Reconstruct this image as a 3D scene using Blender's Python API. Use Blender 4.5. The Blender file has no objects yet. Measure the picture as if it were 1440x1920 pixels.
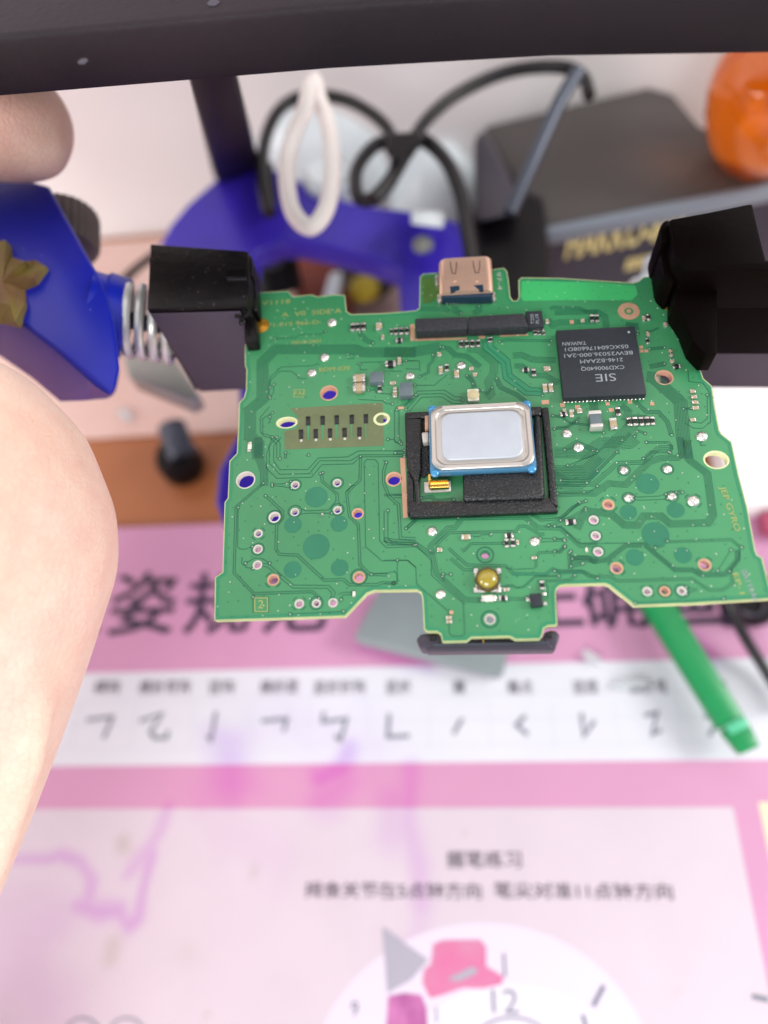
import bpy, bmesh, math, random
from mathutils import Vector, Matrix
random.seed(7)
S = bpy.context.scene
C = S.collection

# ------------------------------------------------------------------ camera, light, exposure
H = 0.190                      # camera height over the table (metres)
F = 1300.0                     # focal length in pixels of the 1440 x 1920 photograph
def nrm(v): v = Vector(v); v.normalize(); return v
Xc = nrm((13700, 597, 1300)); Yc = nrm((3, 2760, -1300))
Yc = nrm(Yc - Xc * Yc.dot(Xc)); Zc = Xc.cross(Yc)          # world axes seen in (right, up, back)
right = Vector((Xc[0], Yc[0], Zc[0])); up = Vector((Xc[1], Yc[1], Zc[1])); back = Vector((Xc[2], Yc[2], Zc[2]))
CAM = Vector((0, 0, H))
cd = bpy.data.cameras.new('camera'); cam = bpy.data.objects.new('camera', cd); C.objects.link(cam)
cam.matrix_world = Matrix(((right[0], up[0], back[0], 0), (right[1], up[1], back[1], 0), (right[2], up[2], back[2], H), (0, 0, 0, 1)))
cd.sensor_fit = 'VERTICAL'; cd.sensor_height = 36; cd.lens = 36 * F / 1920
cd.clip_start = 0.003; cd.clip_end = 20
cd.dof.use_dof = True; cd.dof.focus_distance = 0.0985; cd.dof.aperture_fstop = 7.8
S.camera = cam
W = bpy.data.worlds.new('World'); S.world = W; W.use_nodes = True
W.node_tree.nodes['Background'].inputs[0].default_value = (0.93, 0.95, 1.0, 1)
W.node_tree.nodes['Background'].inputs[1].default_value = 0.74
def area(name, loc, target, size, power, col):
    l = bpy.data.lights.new(name, 'AREA'); l.shape = 'RECTANGLE'; l.size = size[0]; l.size_y = size[1]
    l.energy = power; l.color = col
    o = bpy.data.objects.new(name, l); C.objects.link(o); o.location = loc
    o.rotation_euler = (Vector(target) - Vector(loc)).to_track_quat('-Z', 'Y').to_euler()
area('window_light', (0.88, 0.10, 0.66), (0, 0.08, 0.05), (0.40, 0.34), 8.4, (1.0, 0.985, 0.96))
area('front_fill', (-0.25, -0.85, 0.72), (0, 0.15, 0.05), (0.6, 0.5), 8.8, (1.0, 0.97, 0.95))  # fill lamp added on the camera side to brighten the wall
area('wall_wash', (-0.95, -0.30, 0.42), (0.0, 0.21, 0.06), (0.40, 0.40), 5.4, (1.0, 0.99, 0.97))  # extra lamp added and aimed at the wall to whiten it
S.view_settings.view_transform = 'Standard'; S.view_settings.look = 'None'
S.view_settings.exposure = 0.0; S.view_settings.gamma = 1.0
S.cycles.max_bounces = 8; S.cycles.use_denoising = True

def ray(u, v):
    return right * ((u - 720) / F) + up * ((960 - v) / F) - back
def P(u, v, z):                # the point of the level plane z that is seen at photo pixel u, v
    r = ray(u, v); return CAM + r * ((z - H) / r.z)
def PD(u, v, d): return CAM + ray(u, v) * d
def PY(u, v, y):               # the point of the upright plane at world y that is seen at u, v
    r = ray(u, v); return CAM + r * (y / r.y)
def zdrop(p, v):               # height at which the upright line through p crosses photo row v
    lo, hi = -.1, p.z
    for _ in range(40):
        m_ = (lo + hi) / 2
        if proj((p.x, p.y, m_))[1] > v: lo = m_
        else: hi = m_
    return lo
def dep(p): return -(Vector(p) - CAM).dot(back)
def proj(p):
    q = Vector(p) - CAM; z = -q.dot(back); return 720 + F * q.dot(right) / z, 960 - F * q.dot(up) / z

# ------------------------------------------------------------------ materials
def lin(c):
    if isinstance(c, str): c = [int(c[i:i + 2], 16) / 255 for i in (0, 2, 4)]
    return tuple(x / 12.92 if x <= .04045 else ((x + .055) / 1.055) ** 2.4 for x in c) + (1,)
MATS = {}
def mat(name, col, rough=.5, metal=0, spec=.5, bump=0, bscale=3000, var=0, vscale=400, coat=0, col2=None, sss=0, trans=0, ior=1.45, alpha=1, detail=4):
    if name in MATS: return MATS[name]
    m = bpy.data.materials.new(name); m.use_nodes = True; nt = m.node_tree; N = nt.nodes; L = nt.links
    b = N['Principled BSDF']; c = lin(col)
    b.inputs['Base Color'].default_value = c; b.inputs['Roughness'].default_value = rough
    b.inputs['Metallic'].default_value = metal; b.inputs['Specular IOR Level'].default_value = spec
    b.inputs['Coat Weight'].default_value = coat; b.inputs['Coat Roughness'].default_value = .12
    b.inputs['IOR'].default_value = ior; b.inputs['Alpha'].default_value = alpha
    if sss: b.inputs['Subsurface Weight'].default_value = sss; b.inputs['Subsurface Radius'].default_value = (1, .35, .2); b.inputs['Subsurface Scale'].default_value = .004
    if trans: b.inputs['Transmission Weight'].default_value = trans
    tc = N.new('ShaderNodeTexCoord')
    if var or col2:
        n = N.new('ShaderNodeTexNoise'); n.inputs['Scale'].default_value = vscale; n.inputs['Detail'].default_value = detail
        L.new(tc.outputs['Object'], n.inputs['Vector'])
        r = N.new('ShaderNodeValToRGB'); L.new(n.outputs['Fac'], r.inputs[0])
        c2 = lin(col2) if col2 else tuple(min(1, x * (1 + var)) for x in c[:3]) + (1,)
        c1 = c if col2 else tuple(x * (1 - var) for x in c[:3]) + (1,)
        r.color_ramp.elements[0].color = c1; r.color_ramp.elements[1].color = c2
        r.color_ramp.elements[0].position = .35; r.color_ramp.elements[1].position = .68
        L.new(r.outputs[0], b.inputs['Base Color'])
    if bump:
        n = N.new('ShaderNodeTexNoise'); n.inputs['Scale'].default_value = bscale; n.inputs['Detail'].default_value = 3
        L.new(tc.outputs['Object'], n.inputs['Vector'])
        k = N.new('ShaderNodeBump'); k.inputs['Strength'].default_value = bump; k.inputs['Distance'].default_value = .0004
        L.new(n.outputs['Fac'], k.inputs['Height']); L.new(k.outputs[0], b.inputs['Normal'])
    MATS[name] = m; return m

def board_mat():
    m = mat('solder_mask', '3a8456', rough=.33, bump=.05, bscale=900, var=.10, vscale=45, coat=.25)
    nt = m.node_tree; N = nt.nodes; L = nt.links; b = N['Principled BSDF']
    tc = N.new('ShaderNodeTexCoord')
    v = N.new('ShaderNodeTexVoronoi'); v.inputs['Scale'].default_value = 1100; L.new(tc.outputs['Object'], v.inputs['Vector'])
    th = N.new('ShaderNodeMath'); th.operation = 'LESS_THAN'; th.inputs[1].default_value = .085; L.new(v.outputs['Distance'], th.inputs[0])
    n = N.new('ShaderNodeTexNoise'); n.inputs['Scale'].default_value = 75; n.inputs['Detail'].default_value = 2; L.new(tc.outputs['Object'], n.inputs['Vector'])
    g = N.new('ShaderNodeMath'); g.operation = 'GREATER_THAN'; g.inputs[1].default_value = .6; L.new(n.outputs['Fac'], g.inputs[0])
    mu = N.new('ShaderNodeMath'); mu.operation = 'MULTIPLY'; L.new(th.outputs[0], mu.inputs[0]); L.new(g.outputs[0], mu.inputs[1])
    src = b.inputs['Base Color'].links[0].from_socket
    mx = N.new('ShaderNodeMix'); mx.data_type = 'RGBA'; L.new(mu.outputs[0], mx.inputs[0]); L.new(src, mx.inputs[6]); mx.inputs[7].default_value = lin('b9d6bd')
    L.new(mx.outputs[2], b.inputs['Base Color'])
    return m
M = dict(
    mask=board_mat(),
    edge=mat('laminate_edge', 'b3bd86', rough=.55, var=.1, sss=.2),
    trace=mat('mask_gap', '1b5f45', rough=.42, var=.08, vscale=100),
    wide=mat('mask_wide_gap', '2b7d58', rough=.4),
    teal=mat('mask_disc', '1c7052', rough=.34, coat=.2, var=.05, vscale=200),
    bare=mat('bare_laminate', '66704f', rough=.6, bump=.15, bscale=2500, var=.10, vscale=300),
    olive=mat('yellow_laminate', 'cfd3a4', rough=.5),
    solder=mat('solder', 'dedbd6', rough=.24, metal=.92, bump=.7, bscale=1800),
    tin=mat('tinned_pad', 'cfcac4', rough=.35, metal=.35, bump=.3, bscale=5000),
    copper=mat('bare_copper', 'c79c80', rough=.45, metal=.3, var=.1),
    print_=mat('board_print', '9aa05e', rough=.6),
    chip=mat('chip_plastic', '23282f', rough=.5, bump=.12, bscale=9000, var=.08, vscale=1500),
    chipw=mat('chip_print', '8d9499', rough=.6),
    res=mat('resistor_black', '15181a', rough=.3, spec=.6),
    cap=mat('capacitor_tan', 'a8977a', rough=.45, var=.06),
    ind=mat('inductor_grey', '5d6b70', rough=.38, bump=.1),
    foam=mat('black_foam', '0d1013', rough=.22, bump=.45, bscale=3800, var=.25, vscale=2500, spec=.7),
    fpc=mat('black_connector', '26282e', rough=.55, bump=.5, bscale=7000, var=.25, vscale=6000),
    shell=mat('connector_shell', 'e8bfa8', rough=.3, metal=.6, bump=.05, var=.04),
    shelld=mat('shell_slot', '3a2a28', rough=.6),
    navy=mat('navy_plastic', '1a3144', rough=.4),
    plate=mat('speaker_metal', 'b5bcc5', rough=.46, metal=.35, bump=.06, bscale=5000, var=.03),
    rim=mat('speaker_rim', 'bdb9b3', rough=.3, metal=.8, bump=.06),
    bluep=mat('clear_blue_plastic', '4f93bd', rough=.12, coat=.6, trans=.35, ior=1.4),
    gold=mat('gold_spring', 'd9b05c', rough=.2, metal=1),
    yellow=mat('yellow_dome', '94830c', rough=.12, coat=1, spec=.8),
    amberring=mat('dome_ring', '4a3c08', rough=.3, coat=.5),
    goldpad=mat('gold_pad', 'c08a2c', rough=.25, metal=.6),
    led=mat('led_white', 'dcdccb', rough=.35),
    ledc=mat('led_phosphor', 'c3b892', rough=.4),
    blackpl=mat('black_plastic', '17151a', rough=.32, bump=.12, bscale=700, spec=.5, var=.2, vscale=250),
    blackpl2=mat('black_plastic_moulded', '38343f', rough=.38, bump=.08, bscale=900),
    jawtop=mat('jaw_plastic', '0c090b', rough=.38, bump=.2, bscale=800, spec=.3, var=.3, vscale=300),
    jawsheen=mat('jaw_plastic_sheen', '3d3544', rough=.5, bump=.1, bscale=800),  # lighter copy of the jaw plastic: pink mat's reflection put into the colour
    redblk=mat('jaw_plastic_dark', '070303', rough=.5, bump=.1, bscale=700, spec=.05),
    blue=mat('blue_plastic', '0c1ea2', rough=.36, bump=.05, bscale=300, spec=.5, var=.06, vscale=60),
    violet=mat('violet_plastic', '3a29b4', rough=.33, bump=.05, bscale=300, var=.08, vscale=60),
    steel=mat('spring_steel', 'dcdcd8', rough=.3, metal=.45),
    alu=mat('aluminium', '9da19b', rough=.4, metal=.55, var=.05),
    knob=mat('knob_rubber', '6b625d', rough=.6, bump=.2),
    leaf=mat('peeling_label', '7a6f35', rough=.5, col2='6e4a36', vscale=160, bump=.6, bscale=350, detail=6),
    skin=mat('skin', 'e6c9b6', rough=.55, sss=.12, bump=.0, bscale=650, col2='edd6c6', vscale=60, detail=6, spec=.35),
    bar=mat('bar_black', '181119', rough=.5, bump=.15, bscale=900, spec=.3, col2='241a22', vscale=30),
    dust=mat('dust', '4a4650', rough=.9),
    wood=mat('table_wood', 'a06038', rough=.4, col2='b47348', vscale=12, bump=.03),
    cloth=mat('pale_sheet', 'd3aea4', rough=.25, col2='e2c6bb', vscale=18),
    wall=mat('white_wall', 'f4f0ef', rough=.8, col2='f8f5f5', vscale=6),
    matwhite=mat('mat_white', 'd3d5de', rough=.4, col2='dadae2', vscale=20),
    ink=mat('mat_ink', '3c2f45', rough=.5),
    ink2=mat('mat_ink_soft', '7b7f8d', rough=.5),
    ink3=mat('mat_ink_faint', 'c9ccd6', rough=.5),
    cable=mat('cable_black', '121014', rough=.4, spec=.5),
    whitecord=mat('cord_white', 'f3eeea', rough=.5),
    white=mat('white_plastic', 'dfe8ec', rough=.3),
    boxg=mat('box_card', '4c4746', rough=.5, var=.08, vscale=40),
    boxf=mat('box_card_front', '2e3040', rough=.4),
    boxe=mat('box_card_edge', '7d8894', rough=.4),
    goldp=mat('gold_foil', 'd8cf92', rough=.4, metal=.2),
    amber=mat('amber_glass', 'f08a1c', rough=.06, coat=.8, trans=.7, ior=1.33, col2='d86a0c', vscale=40),
    green=mat('green_plastic', '178a4e', rough=.3, var=.04),
    greenl=mat('green_plastic_tip', '58bd92', rough=.3),
    grey=mat('grey_card', '7f8a8c', rough=.45, var=.05, vscale=60),
    slate=mat('slate_metal', '4a505c', rough=.35, metal=.4),
    cyan=mat('cyan_plastic', '1fa7d0', rough=.3),
    brown=mat('brown_red', '7c3324', rough=.5, var=.1, vscale=60),
    yel2=mat('yellow_plastic', 'b9a21e', rough=.4, var=.15, vscale=120),
    clear=mat('clear_film', 'd8dee2', rough=.12, coat=.5, alpha=.5),
    rubber=mat('black_rubber', '0d0a0d', rough=.45, spec=.25),
    red=mat('dark_red', 'a84a66', rough=.5),
    pinkfig=mat('print_pink', 'cf6f9b', rough=.45, col2='c98aa8', vscale=90),
    purpfig=mat('print_purple', 'a04c8c', rough=.45, col2='c77ab0', vscale=120),
    trigrey=mat('print_grey', 'a7a3b2', rough=.5),
    paleviolet=mat('print_pale_violet', 'd9cfe0', rough=.5),
    cream=mat('print_cream', 'e6d8b8', rough=.5),
)

def speckle(m, scale, thr, col, patch=0):
    """fine pale flecks over a material's colour"""
    nt = m.node_tree; N = nt.nodes; L = nt.links; b = N['Principled BSDF']
    tc = N.new('ShaderNodeTexCoord'); v = N.new('ShaderNodeTexVoronoi'); v.inputs['Scale'].default_value = scale; L.new(tc.outputs['Object'], v.inputs['Vector'])
    th = N.new('ShaderNodeMath'); th.operation = 'LESS_THAN'; th.inputs[1].default_value = thr; L.new(v.outputs['Distance'], th.inputs[0])
    mx = N.new('ShaderNodeMix'); mx.data_type = 'RGBA'; L.new(th.outputs[0], mx.inputs[0])
    if b.inputs['Base Color'].links: L.new(b.inputs['Base Color'].links[0].from_socket, mx.inputs[6])
    else: mx.inputs[6].default_value = b.inputs['Base Color'].default_value
    mx.inputs[7].default_value = lin(col); L.new(mx.outputs[2], b.inputs['Base Color'])
def skin_detail(m):
    nt = m.node_tree; N = nt.nodes; L = nt.links; b = N['Principled BSDF']
    tc = N.new('ShaderNodeTexCoord')
    v = N.new('ShaderNodeTexVoronoi'); v.feature = 'DISTANCE_TO_EDGE'; v.inputs['Scale'].default_value = 900
    w = N.new('ShaderNodeTexNoise'); w.inputs['Scale'].default_value = 120; w.inputs['Detail'].default_value = 6
    mp = N.new('ShaderNodeMapping'); mp.inputs['Scale'].default_value = (1, .25, .6); mp.inputs['Rotation'].default_value = (0, 0, .35)
    n2 = N.new('ShaderNodeTexNoise'); n2.inputs['Scale'].default_value = 130; n2.inputs['Detail'].default_value = 4
    L.new(tc.outputs['Object'], v.inputs['Vector']); L.new(tc.outputs['Object'], w.inputs['Vector']); L.new(tc.outputs['Object'], mp.inputs[0]); L.new(mp.outputs[0], n2.inputs['Vector'])
    a1 = N.new('ShaderNodeMath'); a1.operation = 'MINIMUM'; a1.inputs[1].default_value = .12; L.new(v.outputs['Distance'], a1.inputs[0])
    a2 = N.new('ShaderNodeMath'); a2.operation = 'MULTIPLY_ADD'; a2.inputs[1].default_value = .55; L.new(w.outputs['Fac'], a2.inputs[0]); L.new(a1.outputs[0], a2.inputs[2])
    a3 = N.new('ShaderNodeMath'); a3.operation = 'MULTIPLY_ADD'; a3.inputs[1].default_value = 1.0; L.new(n2.outputs['Fac'], a3.inputs[0]); L.new(a2.outputs[0], a3.inputs[2])
    k = N.new('ShaderNodeBump'); k.inputs['Strength'].default_value = .5; k.inputs['Distance'].default_value = .0012
    L.new(a3.outputs[0], k.inputs['Height']); L.new(k.outputs[0], b.inputs['Normal'])
    at = N.new('ShaderNodeAttribute'); at.attribute_name = 'blush'
    n3 = N.new('ShaderNodeTexNoise'); n3.inputs['Scale'].default_value = 260; n3.inputs['Detail'].default_value = 3; L.new(tc.outputs['Object'], n3.inputs['Vector'])
    r3 = N.new('ShaderNodeMath'); r3.operation = 'MULTIPLY_ADD'; r3.inputs[1].default_value = .5; r3.inputs[2].default_value = -.17; L.new(n3.outputs['Fac'], r3.inputs[0])
    ad = N.new('ShaderNodeMath'); ad.operation = 'ADD'; ad.use_clamp = True; L.new(at.outputs['Fac'], ad.inputs[0]); L.new(r3.outputs[0], ad.inputs[1])
    mx = N.new('ShaderNodeMix'); mx.data_type = 'RGBA'; L.new(ad.outputs[0], mx.inputs[0]); L.new(b.inputs['Base Color'].links[0].from_socket, mx.inputs[6])
    mx.inputs[7].default_value = lin('d98f86'); L.new(mx.outputs[2], b.inputs['Base Color'])
skin_detail(M['skin'])
speckle(M['foam'], 5200, .13, '8f999c'); speckle(M['fpc'], 4200, .16, '6c7076'); speckle(M['jawtop'], 900, .07, '6a6266'); speckle(M['blue'], 260, .025, '9aa6e0')
def print_mat(name, base, stain):
    """printed sheet whose spilt-ink stains come from a mesh attribute"""
    m = mat(name, base, rough=.38, bump=.04, bscale=500, var=.02, vscale=60)
    nt = m.node_tree; N = nt.nodes; L = nt.links; b = N['Principled BSDF']
    for att, col in (('ink_stain', stain), ('dirt', 'a89a90')):
        a = N.new('ShaderNodeAttribute'); a.attribute_name = att
        mx = N.new('ShaderNodeMix'); mx.data_type = 'RGBA'; L.new(a.outputs['Fac'], mx.inputs[0])
        L.new(b.inputs['Base Color'].links[0].from_socket, mx.inputs[6]); mx.inputs[7].default_value = lin(col); L.new(mx.outputs[2], b.inputs['Base Color'])
    return m
M['matpink'] = print_mat('mat_pink', 'ca92b4', 'c25bb0'); M['panel'] = print_mat('mat_panel', 'cfc2cd', 'bf8cc6'); M['matwhite'] = print_mat('mat_white', 'c8ccd6', 'b79ad6')

# ------------------------------------------------------------------ object helpers
def link(name, me, m, parent=None, smooth=False):
    o = bpy.data.objects.new(name, me); C.objects.link(o)
    if m is not None and not len(me.materials): me.materials.append(m)
    if parent is not None:
        r = parent; off = Vector((0, 0, 0))
        while r is not None: off += r.location; r = r.parent
        if me.users == 1: me.transform(Matrix.Translation(-off)); o.parent = parent
        else: o.parent = parent
    if smooth: me.shade_smooth()
    return o
def mesh(name, vs, fs, m, parent=None, smooth=False):
    me = bpy.data.meshes.new(name); me.from_pydata([tuple(v) for v in vs], [], fs); me.update()
    return link(name, me, m, parent, smooth)
def from_bm(name, bm, m, parent=None, smooth=False):
    bmesh.ops.recalc_face_normals(bm, faces=bm.faces)
    me = bpy.data.meshes.new(name); bm.to_mesh(me); bm.free()
    return link(name, me, m, parent, smooth)
def tag(o, label, cat, group=None, kind=None):
    o['label'] = label; o['category'] = cat
    if group: o['group'] = group
    if kind: o['kind'] = kind
    return o
def thing(name, loc, label, cat, group=None):
    o = bpy.data.objects.new(name, None); C.objects.link(o); o.location = loc; o.empty_display_size = .005
    return tag(o, label, cat, group)
def stuff(o): o['kind'] = 'stuff'; return o

def add_prism(bm, top, bot):
    """closed solid between two rings of equal length"""
    a = [bm.verts.new(p) for p in top]; b = [bm.verts.new(p) for p in bot]; n = len(a)
    bm.faces.new(a); bm.faces.new(b[::-1])
    for i in range(n): bm.faces.new((a[i], b[i], b[(i + 1) % n], a[(i + 1) % n]))
def prism(name, top, bot, m, parent=None, bevel=0, seg=2, smooth=False):
    bm = bmesh.new(); add_prism(bm, top, bot)
    if bevel:
        bmesh.ops.recalc_face_normals(bm, faces=bm.faces)
        es = [e for e in bm.edges if len(e.link_faces) == 2 and e.calc_face_angle(0) > .35]
        bmesh.ops.bevel(bm, geom=es, offset=bevel, segments=seg, affect='EDGES', profile=.5, clamp_overlap=True)
    o = from_bm(name, bm, m, parent)
    if bevel or smooth:
        o.data.shade_smooth()
        try: o.data.set_sharp_from_angle(angle=math.radians(38))
        except Exception: pass
    return o
def slab(name, px, z, t, m, parent=None, bevel=0):
    """vertical-sided solid: outline px lies at height z, goes down by t"""
    top = [P(u, v, z) for u, v in px]
    return prism(name, top, [p - Vector((0, 0, t)) for p in top], m, parent, bevel)
def box(name, c, sx, sy, sz, m, parent=None, rot=0, bevel=0):
    """c = centre of the base"""
    ca, sa = math.cos(rot), math.sin(rot); c = Vector(c)
    q = [(-sx / 2, -sy / 2), (sx / 2, -sy / 2), (sx / 2, sy / 2), (-sx / 2, sy / 2)]
    b = [c + Vector((x * ca - y * sa, x * sa + y * ca, 0)) for x, y in q]
    return prism(name, [p + Vector((0, 0, sz)) for p in b], b, m, parent, bevel)
def rrect(cx, cy, w, h, r, n=6, rot=0):
    out = []
    for sx, sy, a0 in ((1, -1, -90), (1, 1, 0), (-1, 1, 90), (-1, -1, 180)):
        for k in range(n + 1):
            a = math.radians(a0 + 90 * k / n)
            out.append((sx * (w / 2 - r) + r * math.cos(a), sy * (h / 2 - r) + r * math.sin(a)))
    ca, sa = math.cos(rot), math.sin(rot)
    return [(cx + x * ca - y * sa, cy + x * sa + y * ca) for x, y in out]
def loft(name, rings, m, parent=None, close=True, smooth=True, cyc=False):
    n = len(rings[0]); vs = [p for r in rings for p in r]; fs = []
    R = len(rings)
    for i in range(R - 1 if not cyc else R):
        for j in range(n):
            a = i * n + j; b = i * n + (j + 1) % n; c = ((i + 1) % R) * n + (j + 1) % n; d = ((i + 1) % R) * n + j
            fs.append((a, d, c, b))
    if close and not cyc: fs.append(tuple(range(n))); fs.append(tuple(range((R - 1) * n, R * n))[::-1])
    bm = bmesh.new(); V = [bm.verts.new(v) for v in vs]
    for f in fs: bm.faces.new([V[i] for i in f])
    o = from_bm(name, bm, m, parent, smooth)
    if smooth:
        try: o.data.set_sharp_from_angle(angle=math.radians(40))
        except Exception: pass
    return o
def spline(pts, per=8, cyc=False):
    pts = [Vector(p) for p in pts]; n = len(pts); out = []
    for i in range(n if cyc else n - 1):
        g = (lambda k: pts[k % n]) if cyc else (lambda k: pts[max(0, min(n - 1, k))])
        p0, p1, p2, p3 = g(i - 1), g(i), g(i + 1), g(i + 2)
        for k in range(per):
            t = k / per
            out.append(.5 * ((2 * p1) + (p2 - p0) * t + (2 * p0 - 5 * p1 + 4 * p2 - p3) * t * t + (3 * p1 - p0 - 3 * p2 + p3) * t ** 3))
    if not cyc: out.append(pts[-1])
    return out
def tube_rings(path, rad, n=10, cyc=False):
    rings = []; L = len(path); prev = None
    for i, p in enumerate(path):
        a = path[(i - 1) % L] if cyc or i else path[0]; b = path[(i + 1) % L] if cyc or i < L - 1 else path[-1]
        t = (b - a); t = t.normalized() if t.length else Vector((0, 0, 1))
        if prev is None: prev = t.orthogonal().normalized()
        s = (prev - t * prev.dot(t)).normalized(); prev = s; w = t.cross(s)
        r = rad[i] if isinstance(rad, (list, tuple)) else rad
        rings.append([p + s * r * math.cos(2 * math.pi * k / n) + w * r * math.sin(2 * math.pi * k / n) for k in range(n)])
    return rings
def tube(name, pts, r, m, parent=None, per=8, n=10, cyc=False, raw=False):
    path = [Vector(p) for p in pts] if raw else spline(pts, per, cyc)
    return loft(name, tube_rings(path, r, n, cyc), m, parent, cyc=cyc)
def lathe(name, c, prof, m, parent=None, n=20, axis=(0, 0, 1), ribs=0, closed=False):
    """prof = [(radius, height)] along axis from c"""
    c = Vector(c); ax = Vector(axis).normalized(); s = ax.orthogonal().normalized(); w = ax.cross(s)
    rings = []
    for r, h in prof:
        rings.append([c + ax * h + (s * math.cos(2 * math.pi * k / n) + w * math.sin(2 * math.pi * k / n)) * (r * (1 - (ribs if k % 2 else 0))) for k in range(n)])
    return loft(name, rings, m, parent, close=not closed, cyc=closed)
def text(name, s, loc, size, m, parent=None, rot=0, zoff=0, sx=1, ext=0, mat4=None, width=None, align='CENTER', bold=0):
    cu = bpy.data.curves.new(name, 'FONT'); cu.body = s; cu.size = size; cu.align_x = align; cu.align_y = 'CENTER'
    cu.extrude = ext; cu.offset = bold; cu.resolution_u = 3
    t = bpy.data.objects.new(name, cu); C.objects.link(t)
    me = bpy.data.meshes.new_from_object(t.evaluated_get(bpy.context.evaluated_depsgraph_get()))
    bpy.data.objects.remove(t); bpy.data.curves.remove(cu)
    xs = [v.co.x for v in me.vertices]
    if xs:
        mid = (max(xs) + min(xs)) / 2 if align == 'CENTER' else 0
        k = width / (max(xs) - min(xs)) if width else sx
        for v in me.vertices: v.co.x = (v.co.x - mid) * k
    if mat4 is None: mat4 = Matrix.Translation(Vector(loc) + Vector((0, 0, zoff))) @ Matrix.Rotation(rot, 4, 'Z')
    me.transform(mat4); me.name = name; me.materials.clear()
    return link(name, me, m, parent)

# ================================================================== SETTING
ZT = 0.0
tabletop = mesh('table', [(-1.2, -.6, -.03), (1.2, -.6, -.03), (1.2, .62, -.03), (-1.2, .62, -.03), (-1.2, -.6, ZT), (1.2, -.6, ZT), (1.2, .62, ZT), (-1.2, .62, ZT)],
     [(4, 5, 6, 7), (0, 3, 2, 1), (0, 1, 5, 4), (1, 2, 6, 5), (2, 3, 7, 6), (3, 0, 4, 7)], M['wood'])
tag(tabletop, 'orange-brown wooden table top under the pink desk mat', 'table', kind='structure')
wb = P(300, 440, 0)
w = prism('wall', [(-1.3, wb.y + .0, .8), (1.3, wb.y + .0, .8), (1.3, wb.y + .1, .8), (-1.3, wb.y + .1, .8)],
          [(-1.3, wb.y, .0005), (1.3, wb.y, .0005), (1.3, wb.y + .1, .0005), (-1.3, wb.y + .1, .0005)], M['wall']); tag(w, 'plain white wall behind the table', 'wall', kind='structure')
# pale sheet between wall and the wood
a = P(-300, 852, 0).y
sh = prism('plastic_sheet', [(-.5, a, .0012), (.12, a, .0012), (.12, wb.y - .003, .0012), (-.5, wb.y - .003, .0012)],
           [(-.5, a, .0004), (.12, a, .0004), (.12, wb.y - .003, .0004), (-.5, wb.y - .003, .0004)], M['cloth'], bevel=.0002)
tag(sh, 'pale pinkish plastic sheet on the wooden table in front of the white wall', 'sheet')

# ---- desk mat
mt = P(720, 975, 0).y
mloc = Vector((0, -.05, .0004))
dm = thing('desk_mat', mloc, 'pink printed handwriting desk mat with Chinese lettering and stroke chart', 'desk mat')
ZM = .0024
mw = .34
prism('mat_sheet', [(-mw, -.35, ZM), (mw, -.35, ZM), (mw, mt, ZM), (-mw, mt, ZM)], [(-mw, -.35, .0006), (mw, -.35, .0006), (mw, mt, .0006), (-mw, mt, .0006)], M['matpink'], dm, bevel=.0004)
def flat(name, px, m, dz, z=None, rnd=0):
    z = ZM + dz if z is None else z
    return slab(name, px, z, dz * .8, m, dm)
b0 = P(720, 1250, ZM).y; b1 = P(720, 1431, ZM).y
from mathutils import noise as mnoise
STAINS = [([(60, 1628), (110, 1603), (150, 1615), (172, 1650), (165, 1690)], 13, .55), ([(145, 1698), (185, 1712), (225, 1705)], 20, .55), ([(225, 1712), (242, 1738), (258, 1722), (270, 1660), (285, 1600)], 14, .55), ([(240, 1640), (262, 1612), (300, 1560), (315, 1515)], 14, .4),
    ([(100, 1720), (40, 1800), (90, 1890)], 75, .22), ([(770, 1440), (765, 1550), (785, 1620), (790, 1700)], 24, .35), ([(740, 1500), (735, 1560)], 45, .25), ([(430, 1400), (430, 1470)], 55, .40), ([(600, 1460), (640, 1440), (655, 1400)], 26, .55), ([(650, 1470), (600, 1500)], 40, .3), ([(790, 1720), (770, 1800)], 30, .2),
    ([(520, 1350), (700, 1400)], 70, .12), ([(560, 1380), (540, 1330)], 25, .15), ([(1275, 1180), (1330, 1230)], 22, .5), ([(680, 1210), (800, 1250)], 20, .4), ([(430, 1560), (520, 1600)], 60, .1)]
DIRT = [([(229, 1578), (230, 1584)], 18, .38), ([(212, 1770), (208, 1795)], 20, .3), ([(475, 1632), (476, 1638)], 13, .22), ([(388, 1903), (389, 1903)], 9, .3), ([(350, 1785), (355, 1790)], 26, .12), ([(1235, 1665), (1236, 1666)], 10, .2), ([(870, 1560), (872, 1562)], 9, .2), ([(1267, 1860), (1268, 1861)], 8, .25)]
def world_strokes(lst):
    out = []
    for pts, wpx, k in lst:
        q = [v2_(P(a, b, ZM)) for a, b in pts]; sc = (P(pts[0][0] + 1, pts[0][1], ZM) - P(pts[0][0], pts[0][1], ZM)).length
        out.append((q, wpx * sc, k))
    return out
def v2_(p): return Vector((p[0], p[1]))
WS, WD = world_strokes(STAINS), world_strokes(DIRT)
def amount(p, lst):
    t = 0
    for q, w, k in lst:
        d = 9
        for a, b in zip(q, q[1:]):
            ab = b - a; h = max(0, min(1, (p - a).dot(ab) / max(1e-12, ab.length_squared))); d = min(d, (p - a - ab * h).length)
            if d > 4 * w: continue
        if d < 2.5 * w:
            d *= 1 + .5 * mnoise.noise(Vector((p.x * 140, p.y * 140, 3)))
            t = max(t, 1.35 * k * math.exp(-(d / w) ** 2 * 1.6))
    return min(1, t)
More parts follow.
